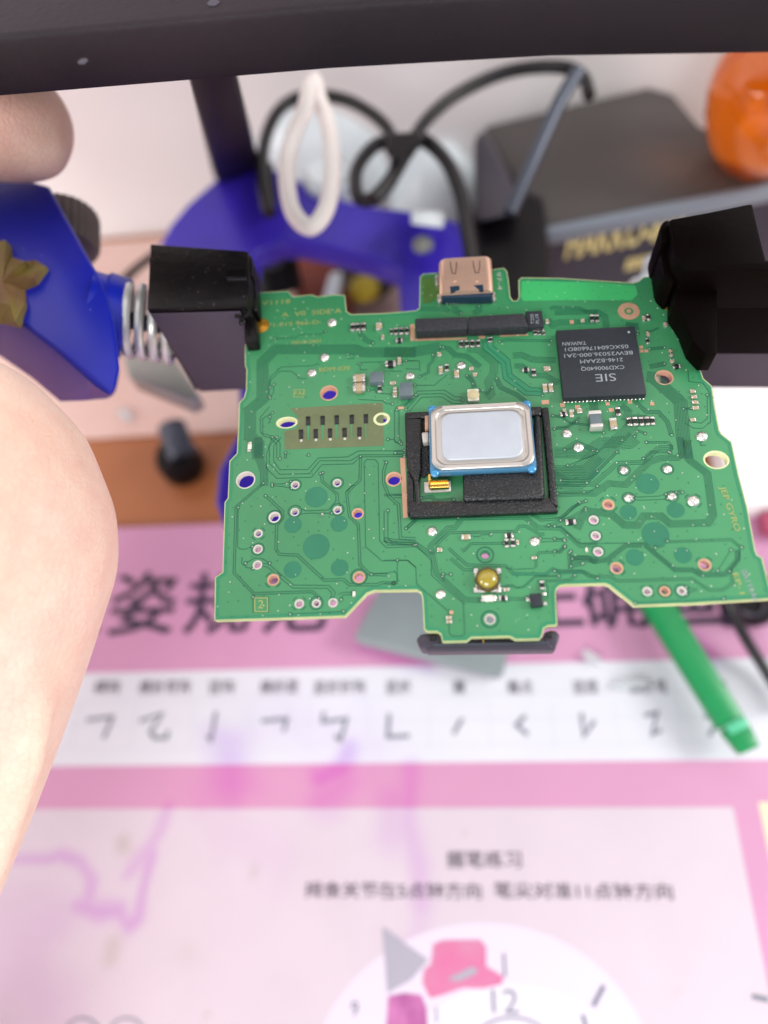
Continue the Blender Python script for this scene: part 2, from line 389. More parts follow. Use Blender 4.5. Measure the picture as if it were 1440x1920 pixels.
def sheet(name, x0, x1, y0, y1, m, dz, step=.0012):
    """printed layer: a closed thin solid with a fine top grid carrying the stain attribute"""
    z = ZM + dz; gx0, gx1 = max(x0, -.105), min(x1, .14); gy0, gy1 = max(y0, -.06), y1
    xs = [x0] + [gx0 + (gx1 - gx0) * i / max(1, round((gx1 - gx0) / step)) for i in range(0 if x0 < gx0 else 1, round((gx1 - gx0) / step) + 1)] + ([x1] if x1 > gx1 + 1e-6 else [])
    ys = [y0] + [gy0 + (gy1 - gy0) * i / max(1, round((gy1 - gy0) / step)) for i in range(0 if y0 < gy0 else 1, round((gy1 - gy0) / step) + 1)]
    nx, ny = len(xs), len(ys)
    vs = [(x, y, z) for y in ys for x in xs] + [(x0, y0, z - .0004), (x1, y0, z - .0004), (x1, y1, z - .0004), (x0, y1, z - .0004)]
    fs = [(j * nx + i, j * nx + i + 1, (j + 1) * nx + i + 1, (j + 1) * nx + i) for j in range(ny - 1) for i in range(nx - 1)]
    b = nx * ny; a, c, d, e = 0, nx - 1, nx * ny - 1, nx * (ny - 1)
    fs += [(b, b + 3, b + 2, b + 1), tuple([b, b + 1] + list(range(nx - 1, -1, -1))), tuple([b + 1, b + 2] + [j * nx + nx - 1 for j in range(ny - 1, -1, -1)]), tuple([b + 2, b + 3] + list(range(nx * (ny - 1), nx * ny))), tuple([b + 3, b] + [j * nx for j in range(ny)])]
    o = mesh(name, vs, fs, m, dm); me = o.data
    for att, lst in (('ink_stain', WS), ('dirt', WD)):
        c_ = me.color_attributes.new(att, 'FLOAT_COLOR', 'POINT')
        for i, v_ in enumerate(vs):
            t = amount(Vector((v_[0], v_[1])), lst) if i < b else 0
            c_.data[i].color = (t, t, t, 1)
    return o
dm_old = bpy.data.objects.get('mat_sheet')
if dm_old: bpy.data.objects.remove(dm_old)
px_r = P(1375, 1517, ZM).x; pl = P(720, 1515, ZM).y
sheet('mat_sheet', -mw, mw, -.35, mt, M['matpink'], 0)
sheet('white_band', -mw + .01, mw - .01, b1, b0, M['matwhite'], .00008)
sheet('white_panel', P(-200, 1515, ZM).x, px_r, -.34, pl, M['panel'], .00008)
sheet('cream_panel', px_r + .006, mw - .01, -.34, pl + .001, M['cream'], .00008, .02)
# headline
def mtext(s, u, v, hpx, m, wpx=None, bold=0, name='lettering'):
    p = P(u, v, ZM + .0002); sc = (P(u, v + .5, ZM) - P(u, v - .5, ZM)).length
    sx = (P(u + .5, v, ZM) - P(u - .5, v, ZM)).length
    return text(name, s, p, hpx * sc * 1.05, m, dm, width=(wpx * sx if wpx else None), bold=bold)
for s, u, v in (('坐', 130, 1141), ('姿', 268, 1140), ('规', 408, 1139), ('范', 552, 1137), ('握', 770, 1134), ('姿', 905, 1133), ('正', 1030, 1131), ('确', 1152, 1129), ('画', 1300, 1127)):
    mtext(s, u, v, 118, M['ink'], 122, bold=.00028)
# stroke chart
names = [('横钩', 200), ('横折弯钩', 308), ('竖钩', 415), ('横折提', 523), ('竖折折钩', 636), ('竖折', 747), ('撇', 861), ('撇点', 975), ('竖提', 1098), ('横折弯', 1215), ('横撇', 1340)]
for s, u in names: mtext(s, u, 1290, 27, M['ink'], 24 * len(s), bold=0, name='stroke_name')
strokes = {200: [(162, 1350), (212, 1344), (194, 1385)], 308: [(262, 1352), (305, 1338), (282, 1372), (290, 1384), (312, 1384), (316, 1370)], 415: [(405, 1335), (396, 1388), (388, 1380)],
           523: [(490, 1352), (538, 1348), (532, 1372)], 636: [(607, 1335), (605, 1354), (650, 1348), (638, 1388), (628, 1380)], 747: [(730, 1338), (727, 1382), (768, 1380)],
           861: [(867, 1347), (850, 1376)], 975: [(985, 1342), (968, 1360), (990, 1378)], 1098: [(1090, 1337), (1095, 1380), (1115, 1352)], 1215: [(1208, 1342), (1232, 1336), (1222, 1378), (1240, 1368)], 1340: [(1320, 1345), (1350, 1340), (1330, 1380)]}
def ribbon(bm, pts, wd, z0, z1, cyc=False):
    """flat ribbon with real sides through 2-D points"""
    n = len(pts); L = []; R = []
    for i in range(n):
        a = pts[(i - 1) % n] if (cyc or i) else None; b = pts[(i + 1) % n] if (cyc or i < n - 1) else None; p = pts[i]
        d1 = (p - a).normalized() if a is not None and (p - a).length > 1e-9 else None; d2 = (b - p).normalized() if b is not None and (b - p).length > 1e-9 else None
        if d1 is None: d1 = d2
        if d2 is None: d2 = d1
        if d1 is None: return
        t = (d1 + d2); t = t.normalized() if t.length > 1e-6 else d1
        nn = Vector((-t.y, t.x)); k = max(.6, abs(nn.dot(Vector((-d1.y, d1.x)))))
        L.append(p + nn * (wd / 2 / k)); R.append(p - nn * (wd / 2 / k))
    vs = [[bm.verts.new((q.x, q.y, z)) for q, z in ((L[i], z0), (L[i], z1), (R[i], z1), (R[i], z0))] for i in range(n)]
    for i in range(n if cyc else n - 1):
        a, b = vs[i], vs[(i + 1) % n]
        for k in range(3): bm.faces.new((a[k], b[k], b[k + 1], a[k + 1]))
    if not cyc: bm.faces.new(vs[0]); bm.faces.new(vs[-1][::-1])
def v2(p): return Vector((p[0], p[1]))
for u, pts in strokes.items():
    bm = bmesh.new(); ribbon(bm, [v2(P(a, b, ZM)) for a, b in pts], .0010, ZM, ZM + .0002); from_bm('stroke_mark', bm, M['ink2'], dm)
bm = bmesh.new()
for u in (145, 253, 362, 470, 580, 692, 805, 918, 1035, 1155, 1270, 1390):
    x = P(u, 1345, ZM).x; ribbon(bm, [Vector((x, P(u, 1318, ZM).y)), Vector((x, P(u, 1405, ZM).y))], .00022, ZM, ZM + .00012)
for v in (1317, 1361, 1406): ribbon(bm, [v2(P(100, v, ZM)), Vector((P(1440, v, ZM).x, P(100, v, ZM).y))], .00018, ZM, ZM + .00013)
stuff(from_bm('chart_grid', bm, M['ink3'], dm))
mtext('握笔练习', 907, 1614, 33, M['ink'], 140, bold=0)
mtext('拇食关节在5点钟方向', 735, 1672, 32, M['ink'], 330, bold=0)
mtext('笔尖对准11点钟方向', 1092, 1673, 32, M['ink'], 334, bold=0)
flat('dial_disc', [(905 + 330 * math.cos(a * math.pi / 24), 2060 + 330 * math.sin(a * math.pi / 24)) for a in range(0, -49, -1)][::-1] + [], M['paleviolet'], .00013)
flat('dial_face', [(960 + 235 * math.cos(a * math.pi / 24), 2060 + 215 * math.sin(a * math.pi / 24)) for a in range(0, -49, -1)][::-1], mat('dial_white', 'ddd6e4', rough=.5), .00018)
flat('arrow_head', [(717, 1738), (726, 1862), (770, 1838), (803, 1800)], M['trigrey'], .00022)
flat('hat_print', [(812, 1770), (830, 1763), (900, 1762), (912, 1775), (912, 1812), (945, 1832), (940, 1846), (905, 1854), (870, 1852), (830, 1866), (806, 1872), (792, 1842), (795, 1818), (808, 1808)], M['pinkfig'], .00024)
flat('hat_band_print', [(838, 1836), (885, 1812), (896, 1818), (893, 1826), (860, 1840)], M['trigrey'], .00028)
flat('figure_print', [(728, 1868), (760, 1862), (790, 1866), (800, 1890), (804, 1960), (722, 1960)], M['purpfig'], .00024)
mtext('12', 947, 1880, 62, M['ink2'], 50, name='numeral'); mtext('1', 946, 1812, 62, M['ink2'], name='numeral')
mtext('1', 818, 1905, 45, M['ink2'], name='numeral'); mtext('9', 665, 1893, 40, M['ink2'], name='numeral')
for a, b in (((1132, 1848), (1112, 1886)), ((1092, 1902), (1100, 1930)), ((1410, 1868), (1440, 1875))):
    bm = bmesh.new(); ribbon(bm, [v2(P(*a, ZM)), v2(P(*b, ZM))], .0009, ZM, ZM + .0003); from_bm('tick_mark', bm, M['ink2'], dm)
for cu_ in (155, 238):
    bm = bmesh.new(); ribbon(bm, [v2(P(cu_ + 34 * math.cos(k * math.pi / 12), 1942 - 34 * math.sin(k * math.pi / 12), ZM)) for k in range(24)], .0004, ZM, ZM + .0002, True); from_bm('ring_mark', bm, M['ink2'], dm)
bm = bmesh.new(); ribbon(bm, [v2(P(960 + 90 * math.cos(k * math.pi / 16), 1995 - 88 * math.sin(k * math.pi / 16), ZM)) for k in range(32)], .0004, ZM, ZM + .0003, True); from_bm('ring_mark', bm, M['ink2'], dm)

# ================================================================== BACKGROUND THINGS ON THE TABLE
# grey card under the board
g = slab('plastic_card', [(712, 1100), (664, 1192), (668, 1200), (938, 1266), (946, 1255), (960, 1180), (900, 1080)], .010, .006, M['grey'], bevel=.0006)
tag(g, 'grey-green plastic card lying on the pink mat below the circuit board', 'card')
# green stick
gs = thing('green_stick', P(1300, 1270, .006), 'green flat plastic prying stick with a pale tip on the pink mat', 'prying tool')
slab('shaft', [(1196, 1120), (1254, 1108), (1400, 1345), (1352, 1368)], .012, .004, M['green'], gs, .0008)
prism('tip', [P(u, v, .0118) for u, v in ((1353, 1369), (1401, 1346), (1428, 1398), (1390, 1415))], [P(u, v, .0118) - Vector((0, 0, .003)) for u, v in ((1353, 1369), (1401, 1346), (1428, 1398), (1390, 1415))], M['green'], gs, .0006)
slab('tip_step', [(1358, 1360), (1396, 1342), (1408, 1360), (1372, 1378)], .0126, .0008, M['greenl'], gs, .0003)
# black cable on the right
t = tube('cable', [P(1340, 1060, .02), P(1370, 1140, .016), P(1400, 1200, .010), P(1440, 1265, .006), P(1480, 1330, .006)], .0014, M['cable'])
tag(t, 'thin dark cable crossing the mat right of the green stick', 'cable')
kb = thing('dark_cap', P(1410, 1120, .003), 'dark purple-black round cap on the mat under the board corner', 'cap')
lathe('cap_body', P(1405, 1132, .003), [(.0, 0), (.0062, 0), (.0066, .001), (.0066, .005), (.0058, .0066), (0, .0068)], M['rubber'], kb, 28)
lathe('cap_ring', P(1405, 1132, .0095), [(.0036, 0), (.0036, .0008), (.003, .0012), (.003, 0)], M['blackpl2'], kb, 24, closed=True)
# crumbs and film
o = prism('plastic_crumb', [P(u, v, .0045) for u, v in ((1088, 1220), (1100, 1216), (1128, 1236), (1122, 1246), (1098, 1238))], [P(u, v, .0026) for u, v in ((1090, 1222), (1102, 1219), (1132, 1238), (1124, 1249), (1098, 1241))], M['clear'], bevel=.0004)
tag(o, 'small clear plastic crumb on the pink mat above the white band', 'crumb')
o = prism('film_scrap', [P(u, v, .0042) for u, v in ((1140, 1284), (1165, 1276), (1205, 1272), (1222, 1280), (1200, 1288), (1160, 1292))], [P(u, v, .0028) for u, v in ((1138, 1286), (1165, 1278), (1205, 1274), (1224, 1282), (1202, 1290), (1160, 1294))], M['clear'], bevel=.0003)
tag(o, 'scrap of shiny clear film on the white band left of the green stick', 'film scrap')
# white paper block right
o = slab('paper_stack', [(1322, 690), (1560, 640), (1600, 930), (1375, 946)], .012, .0095, M['wall'], bevel=.0005)
tag(o, 'stack of white paper at the right behind the circuit board', 'paper stack')
o = slab('red_wrapper', [(1426, 958), (1480, 950), (1490, 1000), (1436, 996)], .008, .0045, M['red'], bevel=.001)
tag(o, 'dark red wrapper at the right edge of the mat', 'wrapper')

# rubber foot on the wood
rf = thing('rubber_plug', P(345, 880, 0), 'black rubber plug with grey collar lying on the brown wood', 'plug')
tube('plug_stem', [P(322, 800, .012), P(335, 835, .011), P(345, 860, .010)], [.0045] * 17, M['slate'], rf, n=16)
lathe('plug_head', P(348, 880, .0), [(0, 0), (.0062, 0), (.0070, .002), (.0070, .008), (.0055, .011), (0, .0118)], M['rubber'], rf, 24)
tag(prism('highlight_sliver', [P(u, v, .003) for u, v in ((215, 770), (235, 765), (250, 782), (238, 792))], [P(u, v, .0015) for u, v in ((215, 771), (235, 766), (250, 783), (238, 793))], M['clear'], bevel=.0003), 'clear sliver standing in for a highlight on the pale sheet left of the black plug', 'highlight sliver')  # pale sliver added where a bright highlight shows
# aluminium rail below left jaw
o = slab('metal_rail', [(228, 660), (300, 632), (372, 738), (352, 752), (240, 706)], .055, .006, M['alu'], bevel=.0006)
tag(o, 'grey aluminium rail end under the black jaw beside the blue holder', 'rail')
t = tube('cord', [P(215, 545, .03), P(250, 508, .03), P(290, 478, .03), P(330, 450, .03)], .0014, M['cable'])
tag(t, 'dark cord behind the left jaw', 'cord')

# ---- blue stand with post and crossbar
st = thing('stand', P(560, 400, .03), 'violet-blue plastic stand base with a black post and wide black crossbar', 'stand')
zA = .052
outer = [(296, 462), (318, 420), (350, 382), (400, 338), (450, 305), (485, 292), (520, 318), (560, 335), (640, 372), (700, 385), (760, 392), (815, 402), (862, 415), (880, 470), (884, 640), (780, 760), (760, 940), (640, 985), (520, 1000), (420, 990), (402, 940), (408, 880), (450, 800), (440, 640), (430, 560), (395, 500)]
inner = [(480, 470), (520, 452), (560, 452), (610, 462), (700, 488), (745, 505), (752, 600), (745, 700), (640, 720), (520, 700), (480, 640), (468, 540)]
def slab_holes(name, outl, holes, t, m, parent, bev=0, res_poly=True):
    """outline + holes (3-D points on a level plane) filled and thickened downward"""
    cu = bpy.data.curves.new(name, 'CURVE'); cu.dimensions = '2D'; cu.fill_mode = 'BOTH'; z = outl[0][2]
    for ring in [outl] + holes:
        s = cu.splines.new('POLY'); s.points.add(len(ring) - 1); s.use_cyclic_u = True
        for p, q in zip(s.points, ring): p.co = (q[0] * 1000, q[1] * 1000, 0, 1)
    cu.extrude = t * 500; cu.bevel_depth = bev * 1000; cu.bevel_resolution = 1; cu.offset = -bev * 1000
    ob = bpy.data.objects.new(name, cu); C.objects.link(ob)
    me = bpy.data.meshes.new_from_object(ob.evaluated_get(bpy.context.evaluated_depsgraph_get()))
    bpy.data.objects.remove(ob); me.transform(Matrix.Translation((0, 0, z - t / 2 - bev)) @ Matrix.Scale(.001, 4)); me.name = name
    me.materials.clear()
    return link(name, me, m, parent)
slab_holes('base_ring', [P(u, v, zA) for u, v in outer], [[P(u, v, zA) for u, v in inner]], .005, M['violet'], st, .0012)
pt = [P(358, 150, .075), P(445, 140, .075), P(488, 318, .052), P(405, 338, .052)]
prism('post', [P(u, v, .128) for u, v in ((340, 80), (428, 70), (440, 130), (352, 140))], [P(u, v, .050) for u, v in ((396, 320), (484, 298), (490, 320), (408, 345))], M['bar'], st, .001)
cb = [P(-150, -260, .140), P(1600, -330, .140), P(1600, 96, .140), P(1440, 104, .140), P(1030, 110, .140), P(620, 133, .140), P(330, 157, .140), P(0, 184, .140), P(-150, 196, .140)]
cb = [P(*proj(p), .132) for p in cb]
prism('crossbar', [p + Vector((0, 0, .008)) for p in cb], cb, M['bar'], st, .0008)
bm = bmesh.new()
for u, v, r in [(400, 65, 16), (980, 8, 12), (155, 175, 13), (610, 20, 7)] + [(random.uniform(0, 1440), random.uniform(5, 90), random.uniform(1.5, 4)) for _ in range(14)]:
    c = P(u, v - 60, .1401); rr = r * .05 / 1000 * 1.0
    ring = [bm.verts.new(c + Vector((rr * math.cos(k * 1.05) * random.uniform(.8, 1.2), rr * math.sin(k * 1.05) * random.uniform(.8, 1.2), 0))) for k in range(6)]
    top = bm.verts.new(c + Vector((0, 0, .0001)))
    for k in range(6): bm.faces.new((ring[k], ring[(k + 1) % 6], top))
stuff(from_bm('dust_specks', bm, M['dust'], st))
# small things seen through the ring
bl = thing('black_cylinder', P(520, 505, .01), 'black cylinder with blue sheen inside the violet base ring', 'cylinder')
tube('cylinder_body', [P(505, 470, .03), P(520, 545, .02)], .0085, M['rubber'], bl, n=20)
lathe('cylinder_cap', P(512, 490, .034), [(0, 0), (.0035, 0), (.0035, .001), (0, .0015)], M['slate'], bl, 16)
o = slab('cyan_block', [(478, 525), (512, 522), (520, 560), (480, 570)], .02, .012, M['cyan'], bevel=.0008); tag(o, 'bright cyan plastic block beside the board corner inside the base ring', 'block')
o = slab('brown_case', [(556, 440), (660, 455), (655, 590), (550, 600)], .014, .01, M['brown'], bevel=.001); tag(o, 'red-brown case seen through the violet ring', 'case')
o = slab('silver_strip', [(618, 512), (640, 508), (628, 575), (600, 580)], .02, .004, M['white'], bevel=.0004); tag(o, 'silver strip leaning on the red-brown case', 'strip')
yk = thing('yellow_reel', P(690, 530, .004), 'dark reel with a yellow centre inside the violet ring', 'reel')
lathe('reel_rim', P(690, 525, .010), [(.0, 0), (.0098, 0), (.0105, .002), (.0098, .0042), (.006, .0046), (.006, .003), (0, .003)], mat('reel_dark', '2b2118', rough=.4), yk, 28)
lathe('reel_core', P(684, 545, .0132), [(0, 0), (.0052, 0), (.0048, .0025), (0, .0035)], M['yel2'], yk, 20)
o = lathe('grey_button', P(793, 462, .056), [(0, 0), (.0028, 0), (.0028, .001), (.0015, .0024), (0, .0026)], M['alu'], None, 18); tag(o, 'round grey button on the violet base near the connector', 'button')
o = prism('white_bracket', [P(u, v, .062) for u, v in ((772, 395), (835, 398), (832, 428), (770, 420))], [P(u, v, .056) for u, v in ((772, 395), (835, 398), (832, 428), (770, 420))], M['white'], bevel=.0005); tag(o, 'small white bracket standing on the violet base ring', 'bracket')

# ---- cables, white bottle, cord
wbt = thing('white_bottle', P(610, 300, .0), 'rounded white bottle behind the violet base ring', 'bottle')
lathe('bottle_body', P(622, 345, .0), [(0, 0), (.024, 0), (.030, .006), (.032, .018), (.029, .034), (.020, .046), (.010, .050), (0, .051)], M['white'], wbt, 40)
lathe('bottle_collar', P(622, 345, .0505), [(.0, 0), (.008, 0), (.008, .003), (.006, .005), (0, .005)], M['white'], wbt, 24)
o = lathe('white_cone', P(820, 400, .0), [(0, 0), (.018, 0), (.017, .012), (.010, .024), (.006, .028), (0, .029)], M['white'], None, 28); tag(o, 'white cone-shaped lamp foot right of the crossed black cables', 'cone')
t = tube('cord', [P(588, 150, .085), P(598, 185, .085), P(616, 240, .085), P(623, 320, .085), P(612, 390, .085), P(582, 426, .085), P(550, 398, .085), P(538, 340, .085), P(541, 290, .085), P(556, 240, .088), P(572, 205, .090), P(580, 160, .09)], .0019, M['whitecord'])
tag(t, 'white cord hanging in a narrow loop in front of the violet base', 'cord')
def cable(pts, z, r, label, name='cable', cyc=False):
    t = tube(name, [P(u, v, z + (q[0] if q else 0)) for u, v, *q in pts], r, M['cable'], cyc=cyc); tag(t, label, 'cable', 'black cables tangled behind the stand'); return t
cable([(505, 400), (492, 330), (498, 260), (525, 205), (575, 180), (650, 188), (715, 228), (742, 280), (738, 330), (712, 365), (690, 375)], .066, .0017, 'black cable arching over the white bottle')
cable([(740, 262), (700, 275), (668, 320), (672, 370), (700, 372), (738, 330), (765, 280), (800, 225), (860, 175), (950, 135), (1040, 125), (1090, 140), (1105, 180)], .068, .0017, 'black cable curling and rising right to the steel rod')
cable([(745, 275), (790, 262), (835, 300), (862, 360), (876, 430), (890, 520)], .064, .0019, 'black cable bending down between the white cone and the black clip')
cable([(700, 375), (730, 340), (760, 290), (790, 250)], .070, .0018, 'short black cable crossing the bundle knot')
o = prism('cable_clip', [P(u, v, .074) for u, v in ((728, 250), (790, 246), (780, 280), (750, 305), (722, 290))], [P(u, v, .064) for u, v in ((728, 250), (790, 246), (780, 280), (750, 305), (722, 290))], M['rubber'], bevel=.001); tag(o, 'black clip holding the crossed cables together', 'clip')
o = prism('black_bracket', [P(u, v, .058) for u, v in ((484, 315), (512, 300), (520, 380), (505, 405), (488, 395))], [P(u, v, .05) for u, v in ((484, 315), (512, 300), (520, 380), (505, 405), (488, 395))], M['rubber'], bevel=.001); tag(o, 'black bracket on the violet base left of the white bottle', 'bracket')
# black clip stand left of box
bk = thing('black_clamp', P(950, 420, 0), 'black plastic clamp with upright arm leaning against the grey box', 'clamp')
prism('clamp_body', [P(u, v, .050) for u, v in ((872, 400), (960, 350), (1020, 370), (1030, 470), (1024, 560), (890, 580))], [P(u, v, .004) for u, v in ((872, 420), (960, 370), (1000, 380), (1030, 470), (1024, 560), (890, 580))], M['rubber'], bk, .002)
prism('clamp_arm', [P(u, v, .056) for u, v in ((888, 262), (908, 238), (955, 330), (975, 400), (890, 420))], [P(u, v, .046) for u, v in ((888, 262), (908, 238), (955, 330), (975, 400), (890, 420))], M['blackpl2'], bk, .002)
# grey box with gold lettering
bx = thing('grey_box', P(1240, 420, 0), 'dark grey cardboard box with gold lettering on its front', 'box')
zB_ = .045
tp = [(908, 236), (1215, 163), (1262, 172), (1310, 232), (1500, 385), (1500, 333), (1440, 345), (1024, 424)]
topb = [P(u, v, zB_) for u, v in ((908, 236), (1216, 163), (1262, 176), (1312, 236), (1560, 318), (1024, 424))]
prism('box_body', topb, [p * 1 - Vector((0, 0, zB_ - .001)) for p in topb], M['boxg'], bx, .0008)
fa = P(1024, 426, zB_); fb = P(1560, 320, zB_)
dxy = (fb - fa); dxy.z = 0; dxy.normalize(); nf = Vector((dxy.y, -dxy.x, 0))
Lf = (fb - fa).length
def fp(s, h, o=0): return Vector((fa.x, fa.y, 0)) + dxy * s + nf * o + Vector((0, 0, zB_ + h))
prism('box_front', [fp(0, -.0045, .0022), fp(Lf, -.0045, .0022), fp(Lf, -.044, .0022), fp(0, -.044, .0022)], [fp(0, -.0045, .0004), fp(Lf, -.0045, .0004), fp(Lf, -.044, .0004), fp(0, -.044, .0004)], M['boxf'], bx)
prism('lid_edge', [fp(-.001, .0008, .003), fp(Lf, .0008, .003), fp(Lf, -.004, .003), fp(-.001, -.004, .003)], [fp(-.001, .0008, .0004), fp(Lf, .0008, .0004), fp(Lf, -.004, .0004), fp(-.001, -.004, .0004)], M['boxe'], bx, .0004)
B4 = Matrix.Identity(4)
def on_front(s, h):
    o = fp(s, h, .0026); m = Matrix.Identity(4)
    m.col[0] = (*dxy, 0); m.col[1] = (0, 0, 1, 0); m.col[2] = (*nf, 0); m.col[3] = (*o, 1); return m
def _sf0(): pass
def solve_front(u, v):
    r = ray(u, v); o = fp(0, 0, .0026); t = (o - CAM).dot(nf) / r.dot(nf); q = CAM + r * t; return (q - o).dot(dxy), q.z - zB_
s0, h0 = solve_front(1062, 466); s1, h1 = solve_front(1245, 425)
text('gold_lettering', 'HAKKO-603', None, .0145, M['goldp'], bx, mat4=on_front((s0 + s1) / 2 + .003, (h0 + h1) / 2), width=(s1 - s0) + .006, bold=.0004)
s2, h2 = solve_front(1205, 492)
text('gold_lettering', 'ESD', None, .006, M['goldp'], bx, mat4=on_front(s2, h2), bold=.0003)
t = tube('steel_rod', [P(1086, 132, .075), P(1050, 190, .072), P(1000, 300, .066), P(955, 400, .060)], .0019, M['slate']); tag(t, 'slate-grey steel rod leaning across the grey box corner', 'rod')
ab = thing('amber_bottle', P(1385, 210, 0), 'amber glass bottle with orange liquid behind the grey box', 'bottle')
lathe('bottle_glass', P(1410, 296, .0465), [(0, 0), (.0080, 0), (.0105, .001), (.0138, .006), (.0165, .013), (.0176, .020), (.0170, .025), (.0150, .029), (.0115, .032), (.006, .0335), (0, .034)], M['amber'], ab, 40)
wt = spline([P(1262, 440, .085), P(1245, 470, .084), P(1222, 500, .080), P(1200, 530, .078), P(1180, 560, .07)], 6)
o = loft('white_tie', tube_rings(wt, [.0016 + .0006 * math.sin(i * .7) for i in range(len(wt))], 8), M['white']); tag(o, 'twisted white plastic tie coming out of the right jaw', 'tie')

# ================================================================== THE VICE
ZB = H - .0865                 # top of the circuit board
vc = thing('vice', P(150, 600, ZB - .02), 'blue plastic vice arm with coil spring and black jaws gripping the board', 'vice')
zt = ZB + .004
# body: upper face and lower face outline
bt = [(-260, 330), (60, 338), (93, 347), (112, 382), (150, 452), (196, 535), (214, 600), (224, 690), (216, 724), (205, 744), (170, 716), (100, 652), (38, 604), (-40, 560), (-260, 520)]
bb = [(-200, 420), (60, 428), (110, 440), (130, 470), (165, 520), (205, 580), (218, 640), (224, 700), (218, 735), (206, 747), (165, 752), (112, 756), (60, 712), (-30, 650), (-200, 600)]
prism('arm_body', [P(u, v, zt) for u, v in bt], [P(u, v, zt - .016) for u, v in bb], M['blue'], vc, .0008, 3)
yF = P(275, 580, ZB + .0055).y + .0065
ca = PY(160, 594, yF); ce = PY(235, 614, yF); axd = (PY(330, 640, yF) - ca).normalized(); cr = 92 * dep(ca) / F
lathe('collar', ca + axd * .0002, [(.0, 0), (cr * .94, 0), (cr * .94, .0022), (cr, .0026), (cr, .0058), (cr * .92, .0064), (cr * .76, .0064), (cr * .72, .0050), (0, .0050)], M['blue'], vc, 48, axis=axd)
sa = PY(214, 596, yF); sb = PY(335, 616, yF); ax = (sb - sa); Ls = ax.length; ax.normalize(); s_ = ax.orthogonal().normalized(); w_ = ax.cross(s_); sr = 64 * dep(sa) / F
turns = 5.0; pts = []
for i in range(int(turns * 24)):
    t = i / (turns * 24); a = t * turns * 2 * math.pi
    pts.append(sa + ax * Ls * t + (s_ * math.cos(a) + w_ * math.sin(a)) * sr)
tube('spring', pts, .00078, M['steel'], vc, raw=True, n=8)
tube('guide_rod', [sa - ax * .004, sb + ax * .004], .0015, M['slate'], vc, n=14, raw=True)
# left jaw
zj = ZB + .0055
jt = [(281, 456), (466, 470), (468, 548), (462, 572), (275, 580)]
top = [P(u, v, zj) for u, v in jt]
def down(p, z): return Vector((p.x, p.y, z))
j = prism('jaw', top, [down(p, zj - .0003) if i < 0 else down(p, ZB - .0165) for i, p in enumerate(top)], M['jawtop'], vc, .00035, 2)
f0 = P(275, 580, zj); f1 = P(462, 575, zj)
dj = (f1 - f0).normalized(); nj = Vector((dj.y, -dj.x, 0)); 
q0 = f0 + nj * .00005; q1 = f1 + nj * .00005
fr = [q0 + dj * .0003 + Vector((0, 0, -.0008)), q1 - dj * .0012 + Vector((0, 0, -.0008)), down(q1 - dj * .0004, ZB - .0155), down(q0 + dj * .001, ZB - .0165)]
prism('jaw_face', [p + nj * .0003 for p in fr], fr, M['jawsheen'], vc, .0001)  # thin lighter panel carrying the mat's reflection as colour
# stepped nose of the jaw gripping the board edge
slab('jaw_nose', [(464, 478), (472, 480), (473, 515), (466, 515)], zj - .0006, .006, M['jawtop'], vc, .0002)
slab('jaw_nose', [(464, 516), (479, 530), (482, 582), (466, 580)], ZB + .0030, .005, M['jawtop'], vc, .0003)
slab('jaw_nose', [(456, 580), (474, 584), (480, 600), (482, 640), (458, 642)], ZB + .0022, .004, M['jawtop'], vc, .0003)
bm = bmesh.new()
for k in range(9):
    c = P(440 + random.uniform(0, 26), 578 + random.uniform(0, 28), ZB + .004); r = random.uniform(.0002, .0006)
    bmesh.ops.create_icosphere(bm, subdivisions=1, radius=r, matrix=Matrix.Translation(c) @ Matrix.Diagonal((1, random.uniform(.6, 1.6), .7, 1)))
stuff(from_bm('chipped_plastic', bm, M['jawtop'], vc))
slab('jaw_slot', [(426, 507), (460, 505), (462, 520), (428, 522)], zj + .00015, .0008, mat('slot_black', '040405', rough=.3), vc)
slab('jaw_slot_lip', [(424, 519), (462, 518), (462, 524), (426, 525)], zj + .0003, .0005, M['blackpl'], vc, .0001)
# knurled knob
kc = PD(158, 440, .118); ka = PD(118, 385, .118)
kr = 66 * .135 / F
lathe('knob', PD(118, 405, .137), [(0, 0), (kr * .95, 0), (kr, .0005), (kr, .0070), (kr * .92, .0078), (0, .0078)], M['knob'], vc, 60, axis=(.10, -1, -.18), ribs=.05)
# torn label
lb = [(-30, 455), (10, 450), (22, 462), (20, 482), (48, 490), (66, 487), (87, 500), (62, 522), (48, 545), (46, 570), (28, 602), (0, 606), (-30, 600)]
bm = bmesh.new(); N_ = len(lb); zl = zt + .0012
ctr = P(5, 530, zl + .001); cv = bm.verts.new(ctr)
ring = [P(u, v, zl - .0004 + .0009 * math.sin(i * 2.1)) for i, (u, v) in enumerate(lb)]
mid = [ctr.lerp(p, .55) + Vector((0, 0, .0006 * math.cos(i * 1.7))) for i, p in enumerate(ring)]
rv = [bm.verts.new(p) for p in ring]; mv = [bm.verts.new(p) for p in mid]; bv = [bm.verts.new(Vector((p.x, p.y, zt - .0002))) for p in ring]
for i in range(N_):
    k = (i + 1) % N_; bm.faces.new((cv, mv[i], mv[k])); bm.faces.new((mv[i], rv[i], rv[k], mv[k])); bm.faces.new((rv[i], bv[i], bv[k], rv[k]))
bm.faces.new(bv)
from_bm('torn_label', bm, M['leaf'], vc)
